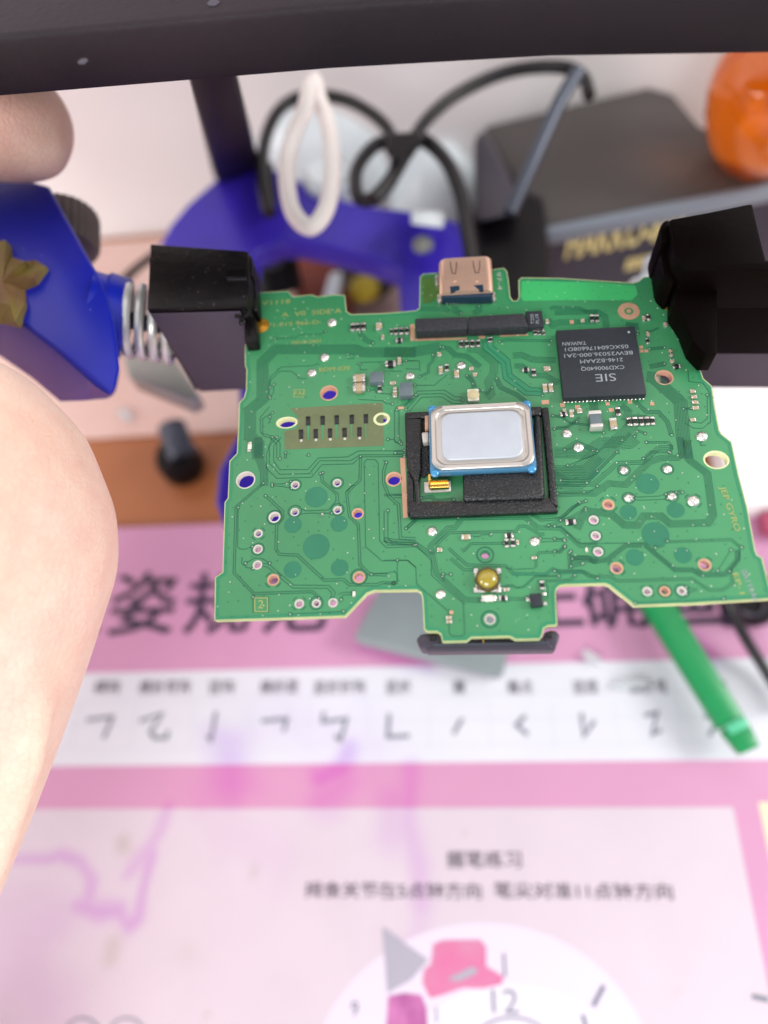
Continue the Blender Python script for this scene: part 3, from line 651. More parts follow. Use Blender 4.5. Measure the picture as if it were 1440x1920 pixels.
# right jaw
zr = ZB + .0085
rj = [(1254, 410), (1330, 396), (1412, 379), (1426, 440), (1438, 486), (1640, 480), (1660, 500), (1286, 506), (1266, 480)]
rt = [P(u, v, zr) for u, v in rj]
z1 = zdrop(P(1400, 503, zr), 665); z2 = zdrop(P(1400, 503, zr), 731)
prism('jaw', rt, [down(p, ZB + .0002) for p in rt], M['redblk'], vc, .0005)
lo = [P(u, v, zr) for u, v in ((1318, 430), (1412, 400), (1640, 480), (1660, 500), (1338, 504))]
prism('jaw_body', [down(p, ZB + .0006) for p in lo], [down(p, z1) for p in lo], M['redblk'], vc, .0004)
prism('jaw_base', [down(p + Vector((0, .0005, 0)), z1 + .0002) for p in lo], [down(p + Vector((0, .0005, 0)), z2) for p in lo], M['jawsheen'], vc, .0003)
slab('jaw_nose', [(1243, 412), (1258, 408), (1258, 450), (1240, 455), (1236, 430)], zr - .001, .008, M['redblk'], vc, .0006)
slab('jaw_nose', [(1236, 462), (1262, 458), (1275, 520), (1262, 535), (1244, 515)], zr - .003, .009, M['redblk'], vc, .0006)
slab('jaw_nose', [(1264, 500), (1345, 500), (1345, 663), (1322, 663), (1300, 640), (1284, 600), (1264, 570)], ZB + .0042, .0040, M['redblk'], vc, .0002)
# ================================================================== CIRCUIT BOARD
TB = .0010
TILE = dict(A=(380, 460), B=(720, 460), C=(1040, 460), D=(380, 820), E=(720, 820), F=(1040, 820))
def T(t, x, y): a, b = TILE[t]; return a + x / 3.6, b + y / 3.6
def G(t, x, y, z=ZB): u, v = T(t, x, y); return P(u, v, z)
outline = [(478, 550), (540, 546), (549, 557), (585, 553), (594, 557), (624, 553), (646, 554), (649, 584), (658, 590), (720, 588), (780, 583), (787, 578), (788, 520), (794, 514),
    (860, 510), (925, 506), (944, 503), (950, 509), (954, 535), (956, 557), (962, 565), (970, 564), (974, 557), (973, 526), (978, 521), (1050, 522), (1187, 531), (1198, 528), (1207, 520), (1254, 517), (1300, 516),
    (1312, 560), (1318, 600), (1316, 660), (1312, 692), (1318, 710), (1334, 724), (1339, 760), (1348, 807), (1352, 814), (1371, 829), (1384, 889), (1401, 953), (1415, 1031), (1419, 1041), (1428, 1046), (1440, 1092), (1447, 1122),
    (1300, 1131), (1191, 1135), (1150, 1103), (1143, 1097), (1134, 1094), (1060, 1096), (1049, 1098), (1043, 1104), (1041, 1114), (1044, 1172), (1028, 1173), (1019, 1178), (1016, 1192), (1012, 1198), (967, 1199), (956, 1193), (884, 1195), (875, 1202), (830, 1203), (827, 1189), (820, 1184), (802, 1184), (796, 1180),
    (793, 1123), (790, 1111), (782, 1106), (702, 1107), (688, 1112), (647, 1155), (530, 1159), (403, 1163), (404, 1083), (418, 1073), (422, 942), (428, 934), (431, 865), (445, 850), (448, 793), (449, 756), (458, 746), (462, 732), (463, 693), (460, 685), (460, 650), (468, 600)]
cb_ = thing('circuit_board', P(920, 850, ZB - TB), 'green circuit board full of chips and traces, clamped between black jaws', 'circuit board')
def circ(c, r, n=20, ry=None): return [Vector((c.x + r * math.cos(2 * math.pi * k / n), c.y + (ry or r) * math.sin(2 * math.pi * k / n), c.z)) for k in range(n)]
def pxr(u, v, r): return (P(u + r, v, ZB) - P(u, v, ZB)).length
# through holes: tile, x, y, radius (tile px), ring material, ring width factor, ry factor
holes = [('D', 290, 288, 58, 'tin', 1.12, 1), ('D', 625, 322, 21, 'tin', 1.4, 1), ('D', 908, 308, 21, 'tin', 1.4, 1), ('D', 485, 540, 30, 'tin', 1.35, 1), ('D', 622, 505, 21, 'tin', 1.4, 1), ('D', 910, 492, 21, 'tin', 1.4, 1), ('D', 1047, 515, 32, 'copper', 1.3, 1),
    ('D', 376, 650, 20, 'tin', 1.5, 1), ('D', 373, 755, 23, 'tin', 1.4, 1), ('D', 370, 862, 23, 'tin', 1.4, 1), ('D', 477, 962, 32, 'copper', 1.3, 1), ('D', 1055, 944, 31, 'copper', 1.35, 1), ('D', 652, 1124, 23, 'tin', 1.4, 1), ('D', 768, 1121, 20, 'tin', 1.5, 1), ('D', 880, 1117, 23, 'tin', 1.4, 1), ('D', 1290, 282, 45, 'copper', 1.25, 1),
    ('A', 852, 997, 52, 'copper', 1.17, 1), ('A', 568, 1197, 60, 'olive', 1.22, .62), ('A', 1208, 1173, 38, 'olive', 1.5, .9), ('C', 738, 892, 56, 'copper', 1.15, 1), ('F', 1090, 152, 78, 'olive', 1.14, .85),
    ('F', 362, 455, 28, 'copper', 1.5, 1), ('F', 263, 558, 24, 'tin', 1.45, 1), ('F', 277, 665, 23, 'tin', 1.5, 1), ('F', 293, 773, 24, 'tin', 1.45, 1), ('F', 418, 883, 32, 'copper', 1.4, 1), ('F', 1012, 860, 34, 'copper', 1.35, 1),
    ('F', 625, 1041, 22, 'tin', 1.5, 1), ('F', 743, 1039, 25, 'copper', 1.5, 1), ('F', 858, 1037, 20, 'tin', 1.6, 1), ('E', 683, 793, 30, 'wide', 1.15, 1), ('E', 715, 1228, 30, 'tin', 1.25, 1)]
hole_rings = []
for t, x, y, r, mm, k, ky in holes:
    c = G(t, x, y); u, v = T(t, x, y); rr = pxr(u, v, r / 3.6); hole_rings.append((c, rr, rr * ky if ky != 1 else rr))
pcb = slab_holes('board', [P(u, v, ZB) for u, v in outline], [circ(c, r, 28, ry) for c, r, ry in hole_rings], TB, M['mask'], cb_)
pcb.data.materials.append(M['edge'])
for p in pcb.data.polygons:
    if abs(p.normal.z) < .5: p.material_index = 1
# bright bevel line of the routed edge
bm = bmesh.new(); ribbon(bm, [v2(P(u, v, ZB)) for u, v in outline], .00013, ZB - .0001, ZB + .00002, True)
stuff(from_bm('board_rim', bm, M['edge'], cb_))
# darker copper-free border
def inset(pts, d):
    n = len(pts); out = []
    for i in range(n):
        a, p, b = pts[i - 1], pts[i], pts[(i + 1) % n]; t = ((p - a).normalized() + (b - p).normalized()); t = t.normalized() if t.length > .05 else (b - p).normalized()
        out.append(p + Vector((t.y, -t.x)) * d)
    return out
O2 = [v2(P(u, v, ZB)) for u, v in outline]
bm = bmesh.new(); ribbon(bm, inset(O2, .00040), .00038, ZB, ZB + .000012, True)
stuff(from_bm('mask_border', bm, M['wide'], cb_))
# plated rings with wall tubes
for (t, x, y, r, mm, k, ky), (c, rr, ry) in zip(holes, hole_rings):
    n = 28; prof = [(k, .00002), (k * .97, .00006), (1.04, .00006), (.97, .00001), (.96, -TB - .00002), (1.0, -TB - .00005), (k * .95, -TB - .00005)]
    rings = [[Vector((c.x + rr * f * math.cos(2 * math.pi * q / n), c.y + ry * f * math.sin(2 * math.pi * q / n), ZB + h)) for q in range(n)] for f, h in prof]
    loft('plated_ring' if mm != 'olive' else 'slot_ring', rings, M[mm], cb_, close=False)
# clearance arcs and discs
def disc(c, r, m, name, h=.00002, ry=None, z=ZB, n=24):
    ring = circ(Vector((c.x, c.y, z + h)), r, n, ry); return prism(name, ring, [p - Vector((0, 0, h)) for p in ring], m, cb_)
discs = [('D', 767, 402, 76), ('D', 610, 590, 58), ('D', 922, 583, 58), ('D', 767, 737, 90), ('D', 607, 893, 59), ('D', 925, 880, 59), ('F', 627, 313, 80), ('F', 497, 505, 58), ('F', 817, 490, 60), ('F', 680, 655, 94), ('F', 540, 810, 61), ('F', 866, 795, 60)]
for t, x, y, r in discs:
    u, v = T(t, x, y); disc(G(t, x, y), pxr(u, v, r / 3.6), M['teal'], 'mask_disc', .00004, n=36)
bm = bmesh.new()
for t, x, y, r in [('D', 625, 322, 40), ('D', 908, 308, 42), ('D', 622, 500, 44), ('D', 910, 488, 44), ('D', 373, 755, 42), ('D', 768, 1119, 44), ('F', 467, 222, 42), ('F', 760, 214, 42), ('F', 263, 558, 40), ('F', 277, 665, 42), ('F', 743, 1039, 46), ('F', 858, 1037, 48), ('F', 293, 770, 42), ('E', 683, 793, 56), ('E', 715, 1228, 58), ('D', 485, 540, 50), ('D', 1055, 942, 54), ('F', 498, 410, 42), ('F', 792, 400, 42)]:
    u, v = T(t, x, y); c = G(t, x, y); rr = pxr(u, v, r / 3.6)
    ribbon(bm, [Vector((c.x + rr * math.cos(k * math.pi / 14), c.y + rr * math.sin(k * math.pi / 14))) for k in range(28)], rr * .2, ZB, ZB + .00002, True)
for t, x, y, r in [('D', 376, 650, 46), ('D', 477, 962, 55), ('D', 652, 1122, 48), ('F', 935, 428, 56), ('F', 362, 452, 60), ('F', 418, 880, 60), ('F', 1012, 858, 60), ('F', 625, 1040, 48)]:
    u, v = T(t, x, y); c = G(t, x, y); rr = pxr(u, v, r / 3.6)
    for q in range(4):
        ribbon(bm, [Vector((c.x + rr * math.cos(q * math.pi / 2 + .38 + k * .16), c.y + rr * math.sin(q * math.pi / 2 + .38 + k * .16))) for k in range(6)], rr * .16, ZB, ZB + .00002)
stuff(from_bm('clearance_rings', bm, M['trace'], cb_))

# ---- traces
def offs(pts, d):
    n = len(pts); out = []
    for i in range(n):
        a = pts[max(0, i - 1)]; b = pts[min(n - 1, i + 1)]; p = pts[i]
        d1 = (p - a) if i else (b - p); d2 = (b - p) if i < n - 1 else (p - a)
        d1.normalize(); d2.normalize(); t = (d1 + d2); t = t.normalized() if t.length > 1e-6 else d1
        nn = Vector((-t.y, t.x)); k = max(.55, nn.dot(Vector((-d1.y, d1.x)))); out.append(p + nn * (d / k))
    return out
TR = {
'A': [(9, 9.5, '1440,722 1080,722 1030,702 495,702 405,785 405,1040 320,1110 320,1290 375,1340 375,1440'), (1, 0, '450,1020 450,920 520,850 600,850 640,880 645,898 700,900'),
      (1, 0, '455,1030 480,990 480,940'), (1, 0, '470,1130 405,1170 405,1270 470,1290 522,1330 522,1440'), (1, 0, '455,1160 455,1195 440,1200'), (1, 0, '500,1440 500,1340 455,1300 415,1290 390,1260 390,1160 450,1090'),
      (1, 0, '830,580 800,600 650,605 630,625 490,630'), (1, 0, '790,800 740,812 530,822 455,890 455,960'), (3, 14, '1060,590 1100,640 1150,660'), (1, 0, '980,735 1020,735 1020,765 980,765 980,735'),
      (1, 0, '1060,800 1080,790 1440,780'), (1, 0, '1060,800 1065,840 1110,840'), (1, 0, '1180,970 1200,1000 1280,1005'), (1, 0, '1120,980 1160,975 1180,1000'), (1, 0, '1050,1040 1220,1050 1240,1070 1280,1070'),
      (2, 14, '1440,1010 1380,1070 1300,1100'), (2, 30, '1310,1110 1310,1310 1330,1330'), (1, 0, '1250,1310 1290,1310 1300,1330 1340,1340'), (2, 18, '1440,1395 1300,1400'), (1, 0, '1440,1360 1380,1360'),
      (1, 0, '1340,780 1340,800'), (1, 0, '700,1415 715,1415'), (2, 12, '560,1400 560,1440')],
'B': [(1, 0, '700,640 700,690 820,790 835,885 965,985 1070,990'), (1, 0, '665,640 668,700 790,800 805,900 950,1010 1070,1015'), (1, 0, '735,640 740,680 850,770 865,870 990,960 1070,965'),
      (9, 9.5, '0,720 180,722 380,690'), (4, 11, '380,685 440,700 480,740 560,750 650,820'), (5, 12, '560,700 640,705 745,795 742,860 705,920 722,1000 690,1030'), (4, 10, '760,900 790,960 900,1010 960,1060'),
      (5, 11, '870,745 930,740 1000,770 1050,775 1160,775'), (4, 12, '880,815 930,815 1010,880 1090,880 1180,930'), (2, 14, '780,650 830,640 1130,645'), (3, 26, '150,1110 240,1005 400,1000 470,1045 530,1045'),
      (4, 9, '560,880 600,920 610,960'), (3, 14, '1440,1390 1300,1330 1220,1380'), (2, 12, '330,740 330,780 300,810 300,860 240,885'), (1, 0, '0,850 120,850'), (1, 0, '210,945 340,945 430,870'),
      (3, 14, '240,430 420,430 440,450'), (4, 12, '480,410 480,440 520,460'), (4, 12, '640,410 640,440 600,460'), (5, 11, '1100,500 1140,540 1180,520 1440,515'), (3, 11, '1120,430 1140,420 1320,425 1370,450 1440,450'),
      (1, 0, '150,780 240,780 240,835 150,835'), (2, 12, '640,980 700,1000 730,960'), (2, 11, '1140,1150 1200,1160 1260,1200 1440,1220'), (2, 12, '1150,1240 1220,1235 1320,1160')],
'C': [(10, 9.5, '620,885 660,890 825,1035 850,1060 865,1290 890,1440'), (5, 9.5, '0,455 290,450 340,480 350,560'), (4, 9, '480,530 550,540 560,600'), (3, 12, '540,1050 620,1125 700,1125 760,1190 790,1280'),
      (8, 11, '0,1400 210,1405 320,1330 400,1335 480,1260 540,1190'), (2, 12, '620,1330 770,1330 790,1360 780,1400'), (2, 14, '600,1440 650,1395 770,1395'), (1, 0, '880,1200 940,1235 1000,1235 1052,1195 1050,1000 1000,930 905,920 900,850'),
      (1, 0, '930,1195 990,1200 1030,1170 1030,1010'), (2, 10, '870,1105 920,1100'), (1, 0, '985,1320 985,1350 1020,1350'), (5, 10, '450,1080 500,1120 480,1160 620,1165'), (2, 12, '0,1230 100,1225 150,1190'),
      (1, 0, '250,1200 225,1240 250,1268 330,1265'), (6, 10, '260,1050 265,1110'), (3, 10, '640,700 740,690'), (2, 11, '620,590 700,560'), (4, 11, '640,820 740,800'), (2, 12, '540,1290 560,1250 610,1270')],
'D': [(1, 0, '530,0 480,60 480,160 520,218 710,218 780,140 980,132 1050,92 1360,90'), (1, 0, '500,0 450,60 450,175 520,250 720,245 790,158 1000,158 1060,118 1360,118'), (1, 0, '470,0 432,110 432,210 500,277 735,270 805,185 1012,180 1066,132 1360,130'),
      (6, 9.5, '375,0 375,120 415,230 415,330'), (2, 13, '410,310 226,468 212,915 345,1055 742,1042 785,1085'), (1, 0, '240,475 236,735 252,755 290,755 335,738'), (2, 15, '425,395 540,500 540,545 500,595 495,755 520,790 640,795 822,965 950,960 992,996 1180,995 1210,982 1290,985'),
      (1, 0, '1290,985 1312,965 1312,920 1295,908 1140,925'), (1, 0, '795,245 800,300 900,385 900,430 850,490 700,497 655,480'), (1, 0, '810,240 815,295 918,385 918,430 935,470'), (1, 0, '660,520 710,512 830,512 870,512'),
      (2, 14, '1066,130 1062,290 972,372 978,432 992,535 1050,590 1062,860 1128,925 1250,930'), (1, 0, '1100,740 1090,172 1108,150 1165,150 1185,178 1195,700 1240,745 1440,738'), (1, 0, '1100,740 1212,835 1382,830 1440,878'),
      (1, 0, '1250,495 1250,680 1275,708 1440,712'), (1, 0, '1225,495 1225,695 1250,728 1440,726'), (1, 0, '1290,390 1380,388'), (1, 0, '1290,408 1380,408'), (2, 16, '1240,170 1222,230 1222,310 1258,400 1322,455 1335,680 1440,686'),
      (1, 0, '470,316 540,314 595,298'), (1, 0, '470,328 540,332 600,345'), (1, 0, '268,815 262,850 300,880 340,885'), (1, 0, '290,850 350,815 400,818 452,850'), (2, 20, '400,860 440,865 612,1008 848,1010 885,1050 872,1090'), (1, 0, '915,1060 940,1048 1015,1045'), (1, 0, '935,1095 945,1065 1015,1062'),
      (1, 0, '1030,325 1010,325 970,365'), (2, 14, '1440,550 1370,620'), (1, 0, '340,1080 340,1180 445,1180 445,1080 340,1080'), (1, 0, '590,1195 640,1190 950,1175')],
'E': [(1, 0, '200,715 320,832 320,930 430,1030 535,1120 545,1325 525,1342 460,1342 440,1322 435,1175 220,990 215,880 160,830 0,830'), (1, 0, '0,700 60,722 205,728'), (3, 14, '0,690 60,700 205,715 330,800 352,915 545,1095 655,1100'),
      (3, 14, '330,790 312,735 430,612 480,610 530,545 950,540 1040,612 1190,612 1325,730 1440,722'), (2, 14, '360,780 360,720 440,645 890,635 912,600 958,600 1050,655 1085,652'), (2, 15, '435,748 560,862 820,868 872,920 1090,925 1140,888 1190,912 1350,908 1440,952'),
      (2, 15, '450,818 540,895 610,892'), (2, 13, '530,775 590,718 810,715'), (1, 0, '600,668 640,672 660,658 720,656'), (1, 0, '820,878 860,892 1020,885'), (2, 13, '1220,742 1190,775 1050,778 1025,810 1025,880'), (1, 0, '1055,682 1220,686'), (1, 0, '1055,706 1220,700'),
      (2, 10, '800,1020 830,1000 870,1002 892,1015 940,1012 1020,940 1180,935'), (2, 13, '1030,970 1250,965 1288,932'), (1, 0, '830,1083 960,1083'), (1, 0, '830,1100 960,1098'), (1, 0, '1105,1090 1108,1010 1090,985'), (2, 16, '150,615 230,548 500,545'),
      (9, 14, '1155,265 1290,258 1440,120'), (3, 15, '1160,335 1330,335 1440,230'), (1, 0, '1170,380 1380,375 1440,330'), (2, 14, '1000,520 1060,560 1180,550 1330,438'), (2, 14, '1110,595 1270,540 1360,480'), (4, 14, '1270,820 1380,822 1440,835'),
      (1, 0, '1260,770 1262,870'), (1, 0, '400,925 450,925'), (1, 0, '395,940 405,975'), (3, 11, '250,410 320,400 350,430 470,420'), (2, 12, '270,440 480,440'), (1, 0, '1240,190 1440,110'), (2, 12, '0,390 140,388'), (2, 14, '1230,560 1290,560'), (1, 0, '90,830 90,990 0,985')],
'F': [(9, 12.5, '0,235 215,238 415,42 500,32 540,0'), (3, 14, '0,315 260,318 425,175 600,168 640,130 700,70 800,66'), (5, 10.5, '20,385 120,378 270,378 365,312 480,320 560,240 640,165 720,140 830,138 862,105 845,0'),
      (6, 9.5, '890,20 905,150 1030,245 1068,525 1035,578 780,585 720,532 600,532 560,592 470,592 385,520 215,495 175,560 150,620'), (1, 0, '0,600 50,610 150,708 190,718 600,712'), (1, 0, '755,712 1190,698 1245,742 1250,810 1180,905'),
      (1, 0, '600,706 760,700 1195,684 1262,742'), (4, 9.5, '120,815 230,815 262,838 350,828 480,730 610,728 812,895 930,895 990,930 1150,925 1235,830 1235,760'), (2, 15, '0,902 180,902 232,940 370,940 425,970 930,955 1042,1032 1135,1030 1200,985 1190,890'),
      (1, 0, '530,398 570,403 700,398 750,385'), (1, 0, '530,420 580,425 710,420 760,415'), (1, 0, '820,372 850,352'), (1, 0, '830,390 862,372'), (1, 0, '890,1010 930,1025 962,1022'), (1, 0, '890,1060 925,1040 962,1036'), (3, 12, '100,780 105,870 190,850'),
      (1, 0, '1100,900 1170,790 1190,760'), (1, 0, '680,745 730,740 760,700'), (2, 14, '0,770 30,765 70,735'), (1, 0, '0,685 65,690'), (1, 0, '0,545 60,540 170,440'), (2, 14, '40,560 120,470 210,430'), (1, 0, '545,1120 940,1105 1140,1090'), (2, 14, '40,290 230,290 420,100')],
}
ALLP = []
bm = bmesh.new()
for tl, lst in TR.items():
    for n, sp, s in lst:
        pts = [G(tl, *map(float, q.split(','))) for q in s.split()]
        base = [v2(p) for p in pts]; u, v = T(tl, *map(float, s.split()[0].split(',')))
        k = pxr(u, v, 1 / 3.6)
        for i in range(n):
            o_ = offs([p.copy() for p in base], (i - (n - 1) / 2) * sp * k) if n > 1 else base
            ribbon(bm, o_, (3.6 if n > 4 else 4.8) * k, ZB - .00001, ZB + .000035)
            ALLP += o_
stuff(from_bm('trace_lines', bm, M['trace'], cb_))
bm = bmesh.new()
ribbon(bm, [v2(G('B', *q)) for q in ((700, 640), (700, 690), (820, 790), (835, 885), (965, 985), (1070, 990))], 62 * pxr(950, 680, 1 / 3.6), ZB, ZB + .000015)
ribbon(bm, [v2(G('E', *q)) for q in ((860, 925), (1090, 925), (1140, 890), (1190, 915), (1350, 910))], 20 * pxr(950, 1080, 1 / 3.6), ZB, ZB + .000015)
stuff(from_bm('wide_gap', bm, M['wide'], cb_))

# ---- components
PLACED = []
def scale_at(t, x, y):
    u, v = T(t, x, y); return pxr(u, v, 1 / 3.6), (P(u, v + .5, ZB) - P(u, v - .5, ZB)).length / 3.6
ROT = .012
meshcache = {}
def two_end(name, t, x, y, w, h, kind, height=None):
    """chip component: body with a metal terminal at each end along its longer side"""
    kx, ky = scale_at(t, x, y); sx, sy = w * kx, h * ky; c = G(t, x, y); ht = height or min(sx, sy) * .55
    PLACED.append((c, max(sx, sy) * .6))
    horiz = sx >= sy; e = .26
    col = {'r': M['res'], 'c': M['cap'], 'l': M['ind'], 'w': M['led']}[kind]
    b = box(name, c, sx * (1 - 2 * e * .9) if horiz else sx * .94, sy * .94 if horiz else sy * (1 - 2 * e * .9), ht * .94, col, cb_, ROT, min(sx, sy) * .04)
    for s in (-1, 1):
        q = c + Vector(((sx * (.5 - e / 2)) * s if horiz else 0, 0 if horiz else sy * (.5 - e / 2) * s, 0))
        box('terminal', q, sx * e if horiz else sx, sy if horiz else sy * e, ht, M['solder'], b, ROT, min(sx, sy) * .1)
    return b
for t, x, y, w, h, k in [
    ('A', 1015, 560, 30, 50, 'r'), ('A', 1051, 558, 30, 50, 'r'), ('A', 1088, 556, 30, 50, 'r'), ('A', 1192, 558, 42, 48, 'c'), ('A', 1216, 624, 20, 34, 'c'), ('A', 1306, 588, 28, 48, 'r'), ('A', 1342, 586, 28, 48, 'r'), ('A', 1378, 584, 28, 46, 'r'), ('A', 1274, 586, 18, 40, 'r'), ('A', 1328, 650, 48, 30, 'r'),
    ('A', 1270, 812, 72, 40, 'r'), ('A', 1328, 785, 24, 50, 'c'), ('A', 1196, 975, 28, 50, 'r'), ('A', 1300, 1010, 30, 44, 'c'), ('A', 1286, 935, 42, 22, 'c'),
    ('A', 1060, 912, 84, 52, 'c'), ('A', 1060, 975, 84, 58, 'c'), ('A', 320, 1365, 26, 66, 'w'), ('A', 1370, 1395, 2, 2, 'r'),
    ('B', 520, 672, 28, 50, 'r'), ('B', 558, 670, 28, 50, 'r'), ('B', 596, 670, 28, 50, 'r'), ('B', 634, 668, 28, 50, 'r'), ('B', 714, 645, 34, 36, 'r'), ('B', 374, 742, 28, 30, 'c'), ('B', 384, 848, 28, 58, 'c'), ('B', 424, 832, 26, 50, 'r'), ('B', 590, 838, 30, 24, 'c'), ('B', 490, 875, 34, 56, 'c'), ('B', 614, 880, 30, 26, 'c'),
    ('B', 76, 992, 26, 60, 'c'), ('B', 955, 848, 48, 28, 'r'), ('B', 1010, 865, 30, 50, 'r'), ('B', 1098, 840, 46, 30, 'c'), ('B', 1085, 970, 30, 60, 'c'), ('B', 1125, 968, 30, 60, 'c'), ('B', 1210, 1148, 46, 28, 'r'), ('B', 1214, 1118, 20, 18, 'c'), ('B', 1266, 1122, 28, 22, 'c'), ('B', 1264, 1156, 26, 20, 'c'), ('B', 1100, 520, 24, 34, 'c'),
    ('B', 1020, 595, 22, 30, 'r'), ('B', 1048, 598, 22, 26, 'r'), ('B', 1078, 598, 20, 26, 'r'), ('B', 905, 598, 22, 22, 'c'),
    ('C', 250, 500, 26, 52, 'r'), ('C', 284, 500, 26, 52, 'r'), ('C', 186, 515, 26, 22, 'c'), ('C', 602, 500, 24, 36, 'c'), ('C', 630, 492, 26, 40, 'r'), ('C', 628, 604, 24, 34, 'c'), ('C', 626, 650, 22, 40, 'r'), ('C', 782, 500, 34, 40, 'c'), ('C', 745, 540, 26, 30, 'c'), ('C', 806, 572, 26, 26, 'c'), ('C', 780, 720, 26, 24, 'c'), ('C', 784, 748, 26, 22, 'c'), ('C', 790, 790, 30, 26, 'c'), ('C', 820, 825, 54, 26, 'r'),
    ('C', 60, 1148, 46, 28, 'r'), ('C', 112, 1142, 26, 44, 'c'), ('C', 64, 1118, 24, 22, 'c'), ('C', 166, 1125, 40, 34, 'c'), ('C', 425, 1128, 32, 58, 'r'), ('C', 392, 1215, 50, 76, 'c'),
    ('C', 500, 1196, 32, 58, 'r'), ('C', 541, 1194, 32, 58, 'r'), ('C', 582, 1194, 32, 58, 'r'), ('C', 622, 1192, 32, 58, 'r'), ('C', 658, 1190, 28, 56, 'r'),
    ('C', 928, 990, 38, 22, 'c'), ('C', 936, 1028, 42, 22, 'c'), ('C', 944, 1064, 44, 22, 'c'), ('C', 948, 1102, 44, 22, 'c'), ('C', 930, 1182, 38, 22, 'c'),
    ('D', 1022, 1060, 20, 38, 'w'), ('E', 552, 678, 62, 34, 'c'), ('E', 842, 668, 58, 32, 'r'), ('E', 828, 718, 28, 58, 'r'), ('E', 868, 716, 28, 58, 'r'), ('E', 902, 712, 20, 32, 'c'), ('E', 376, 762, 34, 26, 'c'), ('E', 1012, 816, 34, 20, 'c'), ('E', 826, 1030, 40, 22, 'c'),
    ('E', 803, 1090, 56, 34, 'r'), ('E', 708, 1092, 100, 42, 'w'), ('E', 1066, 1002, 30, 60, 'r'), ('E', 438, 1218, 40, 22, 'c'), ('E', 440, 1246, 40, 22, 'c'), ('E', 1258, 578, 70, 34, 'r'), ('F', 215, 762, 16, 32, 'w')]:
    if w < 5: continue
    two_end({'r': 'resistor', 'c': 'capacitor', 'w': 'light_diode', 'l': 'inductor'}[k], t, x, y, w, h, k)
def chipbox(name, t, quad, height, m, bevel=.00008):
    px = [T(t, *q) for q in quad]; z = ZB + height; top = [P(u, v, z) for u, v in px]
    c = sum(top, Vector()) / 4; ex = ((top[1] - top[0]) + (top[2] - top[3])) / 2; ey = ((top[0] - top[3]) + (top[1] - top[2])) / 2
    wd, hd = ex.length, ey.length; a = math.atan2(ex.y, ex.x)
    PLACED.append((Vector((c.x, c.y, ZB)), max(wd, hd) * .55))
    return box(name, Vector((c.x, c.y, ZB + .00005)), wd, hd, height - .00005, m, cb_, a, bevel), Vector((c.x, c.y, z)), a, wd, hd
for q in (((1125, 855), (1215, 850), (1218, 920), (1128, 925)), ((1330, 925), (1412, 920), (1415, 1012), (1332, 1018))):
    o, c, a, wd, hd = chipbox('inductor', 'A', q, .0011, M['ind'])
    for s in (-1, 1): box('terminal', Vector((c.x + s * wd * .47, c.y - hd * .02, ZB)), wd * .12, hd * .8, .0007, M['solder'], o, a, .00005)
o, c, a, wd, hd = chipbox('inductor', 'C', ((235, 1130), (312, 1126), (322, 1210), (243, 1216)), .0012, M['ind'])
for s in (-1, 1): box('terminal', Vector((c.x, c.y + s * hd * .52, ZB)), wd * 1.1, hd * .26, .0013, M['tin'], o, a, .0001)
# main chip
chip, cc, a, wd, hd = chipbox('main_chip', 'C', ((5, 572), (545, 545), (618, 1003), (65, 1030)), .0012, M['chip'], .00012)
for s, yy, sz, ww in (('TAIWAN', .285, .062, .30), ('05XC604176608D1', .20, .062, .79), ('BEW25036.000-2A1', .105, .062, .85), ('2146-BZAAM', .01, .062, .53), ('CXD900640Q', -.10, .062, .53), ('SIE', -.235, .125, .25)):
    xo = {'TAIWAN': -.29, '2146-BZAAM': .02, 'CXD900640Q': .02, 'SIE': .04, '05XC604176608D1': -.02}.get(s, -.01)
    pos = cc + Vector((math.cos(a) * xo * wd - math.sin(a) * yy * hd, math.sin(a) * xo * wd + math.cos(a) * yy * hd, .000015))
    text('marking', s, pos, sz * hd * 1.25, M['chipw'], chip, rot=a + math.pi, width=ww * wd, bold=-.00001 if s == 'SIE' else 0)
pos = cc + Vector((math.cos(a) * .41 * wd - math.sin(a) * .41 * hd, math.sin(a) * .41 * wd + math.cos(a) * .41 * hd, 0))
lathe('pin_mark', pos, [(0, 0), (.0002, 0), (.00018, .00005), (0, .00006)], M['chipw'], chip, 12)
bm = bmesh.new()
for k in range(22):
    s = (k + .5) / 22 - .5
    for sg in (-1,):
        p = cc + Vector((math.cos(a) * s * wd - math.sin(a) * sg * hd * .505, math.sin(a) * s * wd + math.cos(a) * sg * hd * .505, -.0011))
        bmesh.ops.create_icosphere(bm, subdivisions=1, radius=.00017, matrix=Matrix.Translation(p))
stuff(from_bm('solder_balls', bm, M['solder'], chip))
# small logic chip bottom right
o, c, a, wd, hd = chipbox('logic_chip', 'E', ((988, 1056), (1066, 1048), (1070, 1134), (990, 1140)), .0010, M['chip'])
for xx, yy in ((972, 1100), (1080, 1062), (1085, 1128)):
    kx, ky = scale_at('E', xx, yy); box('pin', G('E', xx, yy), 26 * kx, 22 * ky, .0004, M['solder'], o, 0, .00008)
